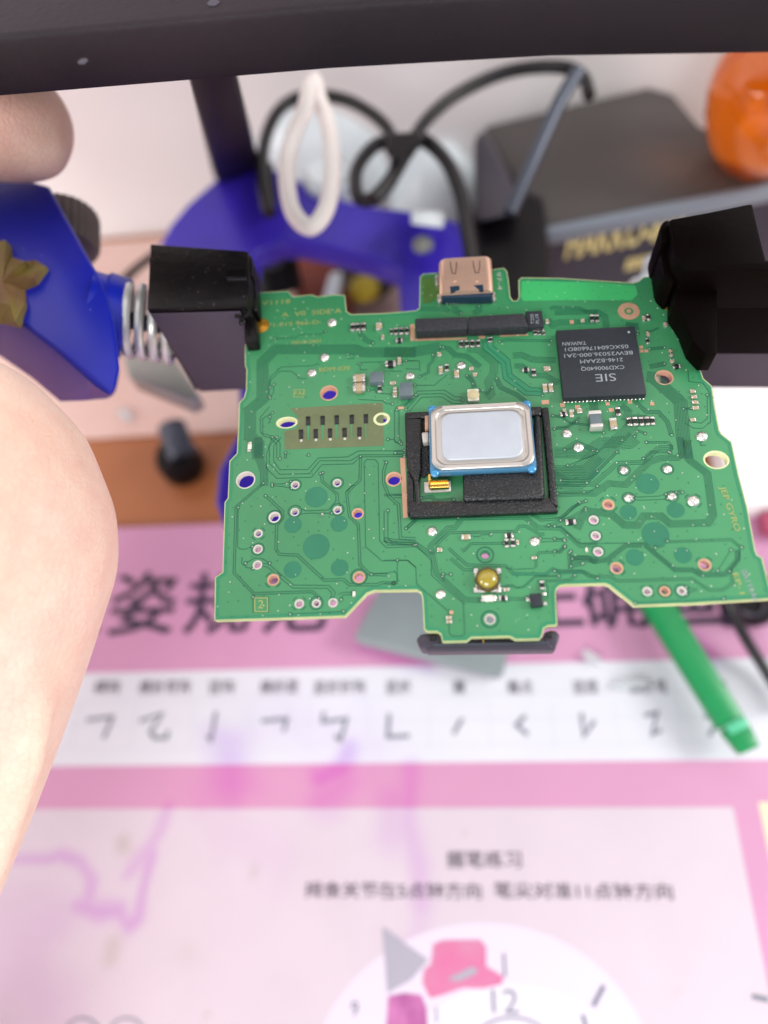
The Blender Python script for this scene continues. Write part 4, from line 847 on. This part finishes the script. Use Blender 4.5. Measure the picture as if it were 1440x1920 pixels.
# power chip at the end of the black connector
pc, c, a, wd, hd = chipbox('power_chip', 'B', ((945, 445), (1065, 440), (1080, 545), (978, 555)), .0011, M['ind' if 0 else 'chip'])
for s, yy in (('T2S0', .14), ('PL1R', -.2)):
    pass
text('marking', 'T2S0', c + Vector((-wd * .14, 0, .000015)), wd * .30, M['chipw'], pc, rot=a + math.pi / 2, width=hd * .62)
text('marking', 'PL1R', c + Vector((wd * .16, 0, .000015)), wd * .30, M['chipw'], pc, rot=a + math.pi / 2, width=hd * .62)
bm = bmesh.new()
for xx in range(5): add_prism(bm, *[[G('B', x_, y_, ZB + z_) for x_, y_ in ((995 + xx * 18, 562), (1007 + xx * 18, 562), (1008 + xx * 18, 578), (996 + xx * 18, 578))] for z_ in (.0003, 0)])
stuff(from_bm('pin_row', bm, M['solder'], pc))
# black ribbon connector
zf = ZB + .0020
for q in (((208, 492), (563, 478), (566, 562), (214, 582)), ((566, 478), (945, 455), (975, 548), (568, 562))):
    top = [P(*T('B', *p), zf) for p in q]
    prism('ribbon_connector', top, [down(p, ZB + .0001) for p in top], M['fpc'], cb_, .00022, 2)
for q in (((175, 535), (205, 530), (208, 640), (178, 645)), ((640, 612), (680, 610), (682, 626), (642, 628)), ((780, 605), (970, 595), (972, 606), (782, 616)), ((210, 630), (560, 622), (561, 634), (212, 644))):
    slab('copper_pad', [T('B', *p) for p in q], ZB + .00006, .00006, M['copper'], cb_)
# bare laminate patch and connector footprint
slab('laminate_patch', [T('A', *q) for q in ((590, 1100), (1215, 1062), (1224, 1352), (552, 1378), (552, 1255), (640, 1235), (640, 1150))], ZB + .00003, .00003, M['bare'], cb_)
for i, x in enumerate((712, 810, 905, 1007, 1102)):
    slab('contact_slot', [T('A', x - 14 + dx, 1183 - i * 4 + dy) for dx, dy in ((-1, -28), (28, -29), (28, 32), (0, 33))], ZB + .00012, .0001, M['res'], cb_, .00003)
    slab('contact_finger', [T('A', x - 10 + dx, 1225 - i * 3 + dy) for dx, dy in ((0, -10), (20 - i * 3, -10), (14, 85), (5, 85))], ZB + .00008, .00006, M['mask'], cb_)
for i, x in enumerate((664, 763, 860, 958, 1058)):
    slab('contact_slot', [T('A', x - 14 + dx, 1272 - i * 4 + dy) for dx, dy in ((-1, -28), (28, -29), (28, 32), (0, 33))], ZB + .00012, .0001, M['res'], cb_, .00003)
    lathe('via', G('A', x + 2, 1318 - i * 4), [(0, 0), (.00024, 0), (.0002, .00006), (0, .00008)], M['tin'], cb_, 10)
# dark underside patch near the right jaw is real shade; copper target ring
c = G('C', 500, 445); kx, ky = scale_at('C', 500, 445)
n = 32
for name, ro, ri, m_, hh in (('copper_target', 74, 32, 'copper', .00005), ('copper_target', 16, 0, 'copper', .00005)):
    if ri: loft(name, [[c + Vector((r_ * kx * math.cos(2 * math.pi * q / n), r_ * kx * math.sin(2 * math.pi * q / n), h_)) for q in range(n)] for r_, h_ in ((ro, 0), (ro, hh), (ri, hh), (ri, 0))], M[m_], cb_, close=False, smooth=False)
    else: disc(c, ro * kx, M[m_], name, hh)
for t, x, y, w, h in [('C', 115, 518, 26, 24), ('C', 584, 688, 24, 18), ('C', 586, 714, 26, 18), ('C', 618, 714, 26, 18), ('C', 52, 1080, 30, 26), ('C', 155, 1092, 34, 26), ('C', 357, 1070, 28, 22), ('C', 507, 1058, 30, 24), ('C', 658, 1070, 28, 22), ('C', 383, 1112, 36, 24), ('C', 66, 1052, 30, 18), ('B', 1088, 1060, 50, 28), ('B', 115, 1098, 40, 16), ('E', 455, 1182, 26, 22), ('D', 1046, 466, 40, 12)]:
    kx, ky = scale_at(t, x, y); box('copper_pad', G(t, x, y), w * kx, h * ky, .00006, M['wide' if (t, x) == ('D', 1046) else 'copper'], cb_, ROT)
slab('copper_pad', [T('E', *q) for q in ((108, 140), (142, 138), (160, 540), (130, 545))], ZB + .00006, .00006, M['copper'], cb_)
# solder domes
for t, x, y, r in [('A', 873, 523, 32), ('A', 822, 757, 32), ('A', 737, 862, 32), ('B', 175, 884, 33), ('B', 520, 812, 33), ('C', 82, 1272, 36), ('C', 160, 1365, 38), ('C', 993, 1290, 40), ('E', 325, 635, 36), ('E', 1018, 703, 37), ('E', 382, 1060, 36), ('F', 467, 224, 33), ('F', 760, 216, 33), ('F', 498, 410, 32), ('F', 792, 400, 32), ('F', 935, 430, 43), ('D', 810, 525, 13)]:
    u, v = T(t, x, y); rr = pxr(u, v, r / 3.6)
    lathe('solder_dome', G(t, x, y), [(0, 0), (rr, 0), (rr * .98, .00004), (rr * .86, .00022), (rr * .5, .00038), (rr * .12, .00036), (0, .00033)], M['solder'], cb_, 20)
    PLACED.append((G(t, x, y), rr))
for u, v, r in ((489, 611, 14), (1263, 578, 13)):
    rr = pxr(u, v, r); lathe('gold_pad', P(u, v, ZB), [(0, 0), (rr * 1.15, 0), (rr * 1.15, .00006), (rr, .00008), (rr * .8, .00022), (0, .0003)], M['goldpad'], cb_, 20)
    PLACED.append((P(u, v, ZB), rr * 1.3))
# vias
bmA = bmesh.new(); bmB = bmesh.new(); gw = []
def inside(p):
    c = False; n = len(O2)
    for i in range(n):
        a_, b_ = O2[i], O2[i - 1]
        if (a_.y > p.y) != (b_.y > p.y) and p.x < (b_.x - a_.x) * (p.y - a_.y) / (b_.y - a_.y) + a_.x: c = not c
    return c
PLACED += [(c_, r_ * 1.6) for c_, r_, _ in hole_rings] + [(G('E', 620, 150), .011), (P(640, 812, ZB), .0062), (P(880, 550, ZB), .005)]
cand = 0; placed = []
import itertools
xs = [p.x for p in O2]; ys = [p.y for p in O2]
grid = {}
for q in ALLP: grid.setdefault((int(q.x / .001), int(q.y / .001)), []).append(q)
while len(placed) < 620 and cand < 9000:
    cand += 1
    q = Vector((random.uniform(min(xs), max(xs)), random.uniform(min(ys), max(ys))))
    q = Vector((round(q.x / .0007) * .0007, round(q.y / .0007) * .0007)) + Vector((random.uniform(-.0001, .0001), random.uniform(-.0001, .0001)))
    if not inside(q) or min((q - o_).length for o_ in O2) < .0012: continue
    if any((q - v2(c_)).length < r_ + .0005 for c_, r_ in PLACED): continue
    if any((q - o_).length < .0011 for o_ in placed): continue
    placed.append(q)
def dot(bm, q, r, h):
    a_ = [bm.verts.new((q.x + r * math.cos(k * math.pi / 4), q.y + r * math.sin(k * math.pi / 4), ZB)) for k in range(8)]
    b_ = [bm.verts.new((q.x + r * .6 * math.cos(k * math.pi / 4), q.y + r * .6 * math.sin(k * math.pi / 4), ZB + h)) for k in range(8)]
    for k in range(8): bm.faces.new((a_[k], a_[(k + 1) % 8], b_[(k + 1) % 8], b_[k]))
    bm.faces.new(b_)
for i, q in enumerate(placed):
    dot(bmA if i % 3 else bmB, q, .000095, .00006)
for tl, lst in TR.items():
    for n_, sp, s in lst:
        for q in s.split():
            if not inside(v2(G(tl, *map(float, q.split(','))))): print('OUT', tl, s[:40], q)
# vias on trace ends
for tl, lst in TR.items():
    for n_, sp, s in lst:
        if n_ > 4: continue
        pp = [v2(G(tl, *map(float, q.split(',')))) for q in s.split()]
        for e_ in (pp[0], pp[-1]):
            if inside(e_) and random.random() < .55:
                ribbon(bmA, [e_ + Vector((.00026 * math.cos(k * math.pi / 6), .00026 * math.sin(k * math.pi / 6))) for k in range(12)], .00007, ZB, ZB + .00004, True); dot(bmB, e_, .0001, .00008)
stuff(from_bm('via_dots', bmA, M['trace'], cb_)); stuff(from_bm('via_caps', bmB, M['tin'], cb_))
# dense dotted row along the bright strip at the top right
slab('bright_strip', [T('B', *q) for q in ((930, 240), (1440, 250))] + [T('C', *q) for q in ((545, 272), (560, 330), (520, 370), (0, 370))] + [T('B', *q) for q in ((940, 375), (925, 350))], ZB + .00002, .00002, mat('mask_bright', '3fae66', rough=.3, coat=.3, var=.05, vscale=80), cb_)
# board print
def btext(s, t, x, y, hpx, wpx, rot=0, m='print_'):
    kx, ky = scale_at(t, x, y); text('board_print', s, G(t, x, y, ZB + .00005), hpx * (ky if not rot else kx) * 1.3, M[m], cb_, rot=rot, width=wpx * (kx if not rot else ky))
btext('V1118', 'A', 495, 385, 32, 190); btext('▲  V0  SIDE A', 'A', 735, 458, 36, 400) if 0 else btext('A  V0  SIDE A', 'A', 735, 456, 34, 400)
btext('1-015 966-D-', 'A', 640, 528, 28, 320); btext('N01812A01', 'A', 700, 652, 26, 190); btext('BDM-020', 'A', 890, 835, 30, 205)
btext('FAI', 'A', 650, 1000, 30, 60); btext('2', 'D', 392, 1130, 62, 36)
btext('JEP GYRO', 'F', 1182, 480, 46, 300, rot=-math.pi / 2 + .10); btext('EP-1', 'F', 1240, 985, 42, 140, rot=-math.pi / 2 + .1)
text('board_print', '0A1Y6A6', G('F', 1315, 1000, ZB + .00005), .0010, M['chipw'], cb_, rot=-math.pi / 2 + .15, width=.0042)
btext('97-4', 'B', 776, 240, 30, 120, rot=-math.pi / 2, m='tin')
bm = bmesh.new()
for q in ('352,1084 438,1084 438,1176 352,1176', ):
    ribbon(bm, [v2(G('D', *map(float, s.split(',')))) for s in q.split()], .00012, ZB, ZB + .00004, True)
ribbon(bm, [v2(G('A', *q)) for q in ((618, 975), (688, 975), (680, 1024), (612, 1024))], .00008, ZB, ZB + .00004, True)
stuff(from_bm('print_frame', bm, M['print_'], cb_))
# olive keep-outs left of the connector, its shadow put into their colour
slab('laminate_patch', [T('B', *q) for q in ((255, 212), (362, 210), (372, 330), (330, 380), (262, 395))], ZB + .00003, .00003, mat('olive_mask_shaded', '4a6e33', rough=.4, var=.1, vscale=400), cb_)

# ---- USB-C style connector
us = bpy.data.objects.new('port_connector', None); C.objects.link(us); us.location = G('B', 550, 300) - cb_.location; us.parent = cb_
zu = ZB + .0026
tq = [P(*T('B', *q), zu) for q in ((362, 95), (728, 66), (738, 300), (378, 312))]
c = sum(tq, Vector()) / 4; ex = ((tq[1] - tq[0]) + (tq[2] - tq[3])) / 2; a = math.atan2(ex.y, ex.x); wU = ex.length; lU = (((tq[0] - tq[3]) + (tq[1] - tq[2])) / 2).length
exn = ex.normalized(); eyn = Vector((-exn.y, exn.x, 0)); zc = ZB + .0010
def section(y, w, h, r): # rounded section in the x-z plane
    return [c * 1 + exn * px_ + eyn * y + Vector((0, 0, zc - c.z + pz_)) for px_, pz_ in rrect(0, 0, w, h, r, 5)]
hU = .0032
loft('shell', [section(-lU / 2, wU - .0003, hU, .0011), section(-lU / 2 + .0003, wU, hU, .0012), section(lU / 2 - .0002, wU, hU, .0012), section(lU / 2, wU - .0001, hU - .0001, .0012), section(lU / 2, wU - .0006, hU - .0006, .0010), section(lU / 2 - .004, wU - .0006, hU - .0006, .0010)], M['shell'], us)
def onU(x, y): # tile B px -> shell top
    return v2(P(*T('B', x, y), zu))
bm = bmesh.new()
for pl_ in ('447,112 452,150 462,190 482,192 488,150 490,112', '600,105 606,145 616,185 638,186 646,145 646,104'):
    ribbon(bm, [onU(*map(float, s.split(','))) for s in pl_.split()], .00013, zu - .0001, zu + .000015)
o = from_bm('shell_slot', bm, M['shelld'], us)
for q in (((445, 278), (508, 272), (512, 300), (450, 318)), ((605, 270), (668, 265), (672, 305), (650, 308))):
    slab('shell_latch', [T('B', *p) for p in q], zu + .00003, .0003, M['navy'], us)
for x in (478, 628): lathe('shell_dimple', P(*T('B', x, 240), zu - .0001), [(0, 0), (.0004, 0), (.0003, .00018), (0, .0002)], M['shell'], us, 14)
bq = [P(*T('B', *q), ZB + .0018) for q in ((380, 312), (738, 300), (732, 345), (388, 352))]
prism('housing', bq, [down(p, ZB + .0001) for p in bq], M['navy'], us, .0002)
for i in range(14):
    x = 425 + i * 21; kx, ky = scale_at('B', x, 385)
    box('pin', G('B', x, 384 - i * .8), 12 * kx, 46 * ky, .0005, M['solder'], us, ROT, .0001)
for x, y, w, h in ((372, 375, 24, 60), (740, 362, 22, 60), (356, 252, 22, 66)):
    kx, ky = scale_at('B', x, y); box('mounting_tab', G('B', x, y), w * kx, h * ky, .0007, M['solder'], us, ROT, .00015)

# ---- black foam frame
T7 = lambda x, y: (740 + x / 4.235, 730 + y / 4.235)
gk = bpy.data.objects.new('foam_gasket', None); C.objects.link(gk); gk.location = P(900, 870, ZB) - cb_.location; gk.parent = cb_
def foam(px, h, bevel, m='foam'):
    top = [P(*T7(*q), ZB + h) for q in px]; ctr = sum(top, Vector()) / len(top)
    cuts = prism('foam_bar', top, [down(p, ZB) for p in top], M[m], gk, bevel, 3); return cuts
foam([(78, 178), (1170, 130), (1172, 205), (235, 222), (80, 238)], .0009, .0003)
foam([(80, 225), (215, 225), (215, 640), (195, 720), (205, 910), (165, 915), (150, 720), (92, 610)], .0012, .00035)
foam([(110, 890), (535, 885), (540, 890), (1225, 862), (1298, 955), (1300, 968), (120, 1012)], .0010, .00035)
foam([(1165, 140), (1222, 132), (1300, 930), (1232, 880)], .0011, .00035)
foam([(540, 600), (1110, 560), (1110, 200), (1162, 200), (1195, 835), (1190, 862), (545, 880)], .0016, .0005)
foam([(98, 640), (150, 720), (150, 905), (112, 1000), (100, 990)], .0009, .0003)
# thin dark foam sheet for the shade in the recess left of speaker
foam([(120, 240), (280, 240), (290, 650), (235, 700), (130, 640)], .0003, .0001)
# contacts
kx, ky = scale_at('E', 380, 330)
box('contact_tray', G('E', 362, 340), 180 * kx, 70 * ky, .0004, M['tin'], cb_, ROT, .0001)
sp_ = [G('E', 372, 345, ZB + .0006), G('E', 372, 315, ZB + .0013), G('E', 365, 285, ZB + .0020)]
rings = [[p + Vector((s * 62 * kx, q, r)) for s, q, r in ((-1, -.0001, .0001), (1, -.0001, .0001), (1, .0001, -.0001), (-1, .0001, -.0001))] for p in spline([G('E', 376, 352, ZB + .0007), G('E', 376, 335, ZB + .0013), G('E', 372, 310, ZB + .0014), G('E', 365, 290, ZB + .0022)], 5)]
loft('contact_spring', rings, M['gold'], cb_)
slab('contact_post', [T('E', *q) for q in ((297, 245), (322, 245), (322, 300), (300, 325))], ZB + .0018, .0016, M['gold'], cb_, .0001)
slab('contact_post', [T('B', *q) for q in ((275, 1148), (300, 1146), (300, 1235), (276, 1240))], ZB + .0018, .0016, M['copper'], cb_, .0001)
slab('contact_post', [T('B', *q) for q in ((252, 1262), (300, 1256), (302, 1325), (262, 1332))], ZB + .0014, .0012, M['tin'], cb_, .0002)
# LED above speaker
o, c, a, wd, hd = chipbox('light_diode', 'B', ((563, 972), (638, 966), (642, 1046), (567, 1050)), .0008, M['led'])
lathe('diode_lens', c, [(0, 0), (.0009, 0), (.0008, .00008), (0, .0001)], M['ledc'], o, 20)
# ---- tactile button
tb = bpy.data.objects.new('push_button', None); C.objects.link(tb); tb.location = G('E', 698, 968) - cb_.location; tb.parent = cb_
kx, ky = scale_at('E', 698, 968)
box('button_plate', G('E', 698, 972), 165 * kx, 150 * ky, .0003, M['tin'], tb, ROT, .0001)
for sx_, sy_ in ((-1, 1), (1, 1), (1, -1), (-1, -1)):
    box('button_leg', G('E', 698 + sx_ * 78, 972 - sy_ * 64), 30 * kx, 36 * ky, .00045, M['solder'], tb, ROT, .0001)
R_ = 84 * kx
cbn = G('E', 698, 968)
lathe('dome_ring', cbn + Vector((0, 0, .0003)), [(0, 0), (R_ * 1.08, 0), (R_ * 1.06, .0004), (R_ * .98, .0006), (0, .0006)], M['amberring'], tb, 8)
lathe('dome', cbn + Vector((0, 0, .0009)), [(R_ * .80, 0), (R_ * .76, .0002), (R_ * .66, .0004), (R_ * .45, .0006), (R_ * .22, .0007), (0, .00072)], M['yellow'], tb, 32)
# ---- black connector under the lower edge
bc = bpy.data.objects.new('edge_connector', None); C.objects.link(bc); bc.location = G('E', 700, 1400) - cb_.location; bc.parent = cb_
def under(name, px, z, t, m, bevel=.0002, tilt=0):
    top = [P(*T('E', *q), z) for q in px]; return prism(name, top, [p - Vector((0, 0, t)) for p in top], M[m], bc, bevel)
under('connector_bar', [(300, 1365), (1150, 1348), (1165, 1420), (1150, 1436), (290, 1446), (262, 1400)], ZB - .0013, .0022, 'blackpl2', .0003)
under('connector_bar', [(330, 1392), (1120, 1378), (1125, 1392), (335, 1408)], ZB - .0011, .0005, 'slate', .0001)
under('latch', [(215, 1362), (250, 1325), (370, 1315), (392, 1345), (380, 1385), (330, 1412), (262, 1432), (238, 1410)], ZB - .0011, .0030, 'blackpl2', .0004)
under('latch', [(1075, 1318), (1120, 1298), (1165, 1300), (1188, 1335), (1180, 1368), (1158, 1425), (1120, 1420), (1085, 1375)], ZB - .0011, .0030, 'blackpl2', .0004)
under('latch_pocket', [(305, 1330), (352, 1326), (352, 1370), (308, 1374)], ZB - .0009, .0004, 'res', .0001)
under('latch_pocket', [(1090, 1310), (1135, 1308), (1138, 1352), (1092, 1355)], ZB - .0009, .0004, 'res', .0001)
under('connector_tongue', [(590, 1372), (625, 1355), (850, 1350), (875, 1372)], ZB - .0010, .001, 'res', .0001)
under('connector_pin', [(666, 1358), (674, 1358), (674, 1385), (667, 1386)], ZB - .0007, .0004, 'gold', 0)

# ================================================================== SPEAKER
zs = ZB + .0030
sq = [P(u, v, zs) for u, v in ((806, 762), (992, 751), (1004, 873), (810, 880))]
c = sum(sq, Vector()) / 4; ex = ((sq[1] - sq[0]) + (sq[2] - sq[3])) / 2; ey = ((sq[0] - sq[3]) + (sq[1] - sq[2])) / 2; a = math.atan2(ex.y, ex.x); w_s, h_s = ex.length, ey.length
spk = thing('speaker', Vector((c.x, c.y, ZB + .0012)), 'small rectangular speaker with brushed metal plate resting on black foam', 'speaker')
tilt = Matrix.Rotation(math.radians(0), 4, 'X')
def ring_at(w, h, r, z, n=8): return [Vector((x, y, z)) for x, y in rrect(c.x, c.y, w, h, r, n, a)]
prof = [(w_s + .0004, h_s + .0004, .0006, ZB + .0013), (w_s + .0006, h_s + .0006, .0006, zs - .0009), (w_s + .0004, h_s + .0004, .0006, zs - .0005), (w_s - .001, h_s - .001, .0008, zs - .0005)]
loft('speaker_case', [ring_at(*p) for p in prof], M['bluep'], spk, smooth=False)
prof = [(w_s - .0002, h_s - .0002, .0016, zs - .0006), (w_s, h_s, .0017, zs - .0001), (w_s - .0002, h_s - .0002, .0017, zs), (w_s - .0012, h_s - .0012, .0015, zs), (w_s - .0014, h_s - .0014, .0015, zs - .0002),
        (w_s - .0017, h_s - .0017, .0015, zs - .0003), (w_s - .0022, h_s - .0022, .0015, zs - .0003), (w_s - .0025, h_s - .0025, .0015, zs - .0002), (w_s - .0028, h_s - .0028, .0015, zs - .0002)]
loft('speaker_frame', [ring_at(*p) for p in prof], M['rim'], spk, close=False)
prof = [(w_s - .0028, h_s - .0028, .0015, zs - .0004), (w_s - .0028, h_s - .0028, .0015, zs - .00005), (w_s - .0030, h_s - .0030, .0015, zs + .00006), (w_s - .0033, h_s - .0033, .0014, zs + .00008)]
loft('speaker_plate', [ring_at(*p) for p in prof], M['plate'], spk)
# crimp ridges in the corners
bm = bmesh.new()
ca_, sa_ = math.cos(a), math.sin(a)
def L2(x, y): return Vector((c.x + x * ca_ - y * sa_, c.y + x * sa_ + y * ca_))
hw, hh_ = (w_s - .0020) / 2, (h_s - .0020) / 2
for sx_, sy_ in ((-1, 1), (1, 1), (1, -1)):
    for k in range(11):
        an = math.radians(k * 9); r1, r2 = .0011, .0016
        cx_, cy_ = hw - .0016, hh_ - .0016
        ribbon(bm, [L2(sx_ * (cx_ + r1 * math.cos(an)), sy_ * (cy_ + r1 * math.sin(an))), L2(sx_ * (cx_ + r2 * math.cos(an)), sy_ * (cy_ + r2 * math.sin(an)))], .00009, zs - .0005, zs - .00025)
for k in range(10):
    y_ = -hh_ + .0012 + k * .00022
    ribbon(bm, [L2(hw - .0004, y_), L2(hw + .00015, y_)], .00009, zs - .0005, zs - .00025)
    ribbon(bm, [L2(hw - .0004, -y_), L2(hw + .00015, -y_)], .00009, zs - .0005, zs - .00025)
stuff(from_bm('crimp_ridges', bm, M['rim'], spk))
for x_, y_ in ((-w_s / 2 + .0004, -h_s / 2 - .0001), (w_s / 2 - .0004, -h_s / 2 - .0001), (-w_s / 2 + .0003, h_s / 2 - .0001), (w_s / 2 - .0003, h_s / 2 - .0001)):
    q = L2(x_, y_); lathe('corner_peg', Vector((q.x, q.y, zs - .0010)), [(0, 0), (.0006, 0), (.0006, .0004), (.0004, .0006), (0, .00065)], mat('peg_blue', '2f86b8', rough=.12, coat=.8), spk, 16)
box('speaker_skirt', Vector((c.x, c.y, ZB + .0003)), w_s - .0012, h_s - .0012, .0011, M['foam'], spk, a, .0001)

# ================================================================== HAND
def chain(pts):
    """pts: u, v, depth (m), radius px"""
    P3 = [PD(u, v, d) for u, v, d, r in pts]; R3 = [r * d / F for u, v, d, r in pts]
    path = spline(P3, 6); rr = []
    for i in range(len(pts) - 1): rr += [R3[i] + (R3[i + 1] - R3[i]) * k / 6 for k in range(6)]
    rr.append(R3[-1])
    # round both ends
    e0 = (path[0] - path[1]).normalized(); e1 = (path[-1] - path[-2]).normalized()
    pre = [(path[0] + e0 * rr[0] * math.sin(t), rr[0] * max(.05, math.cos(t))) for t in (1.5, 1.2, .9, .6, .3)]
    post = [(path[-1] + e1 * rr[-1] * math.sin(t), rr[-1] * max(.05, math.cos(t))) for t in (.3, .6, .9, 1.2, 1.5)]
    full = pre + list(zip(path, rr)) + post
    return tube_rings([p for p, _ in full], [r for _, r in full], 20)
bm = bmesh.new()
def addl(rings):
    n = len(rings[0]); V = [[bm.verts.new(p) for p in r] for r in rings]
    for i in range(len(V) - 1):
        for j in range(n): bm.faces.new((V[i][j], V[i + 1][j], V[i + 1][(j + 1) % n], V[i][(j + 1) % n]))
    bm.faces.new(V[0]); bm.faces.new(V[-1][::-1])
dh = .094
chains = [
    [(-620, 2500, .115, 400), (-480, 2050, .104, 350), (-345, 1640, dh, 322), (-236, 1290, dh, 350), (-192, 1050, dh, 390), (-200, 1010, dh, 392)],
    [(-205, 1015, dh, 385), (-480, 760, .105, 330), (-620, 480, .112, 290), (-660, 300, .115, 230)],
    [(-250, 1150, .10, 330), (-620, 900, .115, 320), (-820, 500, .12, 240)],
    [(78, 1330, dh - .006, 26), (52, 1430, dh - .006, 36), (12, 1540, dh - .006, 38), (-40, 1680, dh - .006, 36), (-130, 1850, dh - .004, 30)],
    [(-620, 380, .118, 130), (-420, 215, .120, 112), (-190, 222, .120, 104), (34, 236, .120, 100)],
    [(-160, 268, .119, 70), (64, 270, .119, 66)],
    [(-700, 320, .122, 130), (-520, 90, .124, 112), (-330, 60, .124, 104), (-170, 60, .124, 92)],
    [(-780, 300, .118, 125), (-640, -90, .112, 108), (-440, -150, .110, 100), (-260, -140, .110, 92)],
    [(-860, 340, .122, 115), (-760, -180, .118, 96), (-580, -290, .116, 88), (-430, -290, .116, 80)],
    [(-420, 800, .100, 190), (-380, 600, .096, 150), (-300, 470, .093, 125), (-215, 400, .092, 112)],
]
for ch in chains: addl(chain(ch))
bmesh.ops.recalc_face_normals(bm, faces=bm.faces)
me = bpy.data.meshes.new('hand'); bm.to_mesh(me); bm.free()
ho = bpy.data.objects.new('hand_tmp', me); C.objects.link(ho)
rm = ho.modifiers.new('r', 'REMESH'); rm.mode = 'VOXEL'; rm.voxel_size = .0011
sm = ho.modifiers.new('s', 'SMOOTH'); sm.iterations = 22; sm.factor = .5
me2 = bpy.data.meshes.new_from_object(ho.evaluated_get(bpy.context.evaluated_depsgraph_get())); bpy.data.objects.remove(ho)
person = thing('person', PD(-200, 1100, dh), 'left hand and wrist of a person steadying the blue vice', 'person')
me2.name = 'hand'; me2.materials.clear()
ca3 = me2.color_attributes.new('blush', 'FLOAT_COLOR', 'POINT')
tip = PD(20, 215, .117); heel = PD(170, 1000, .088)
for i_, v_ in enumerate(me2.vertices):
    b_ = max(0, 1 - (v_.co - tip).length / .011) * .9 + max(0, 1 - (v_.co - heel).length / .03) * .25
    ca3.data[i_].color = (b_, b_, b_, 1)
link('hand', me2, M['skin'], person, True)
# nail of the forefinger, on the far side of the tip
n0 = PD(10, 205, .093)
print('objects', len(bpy.data.objects))
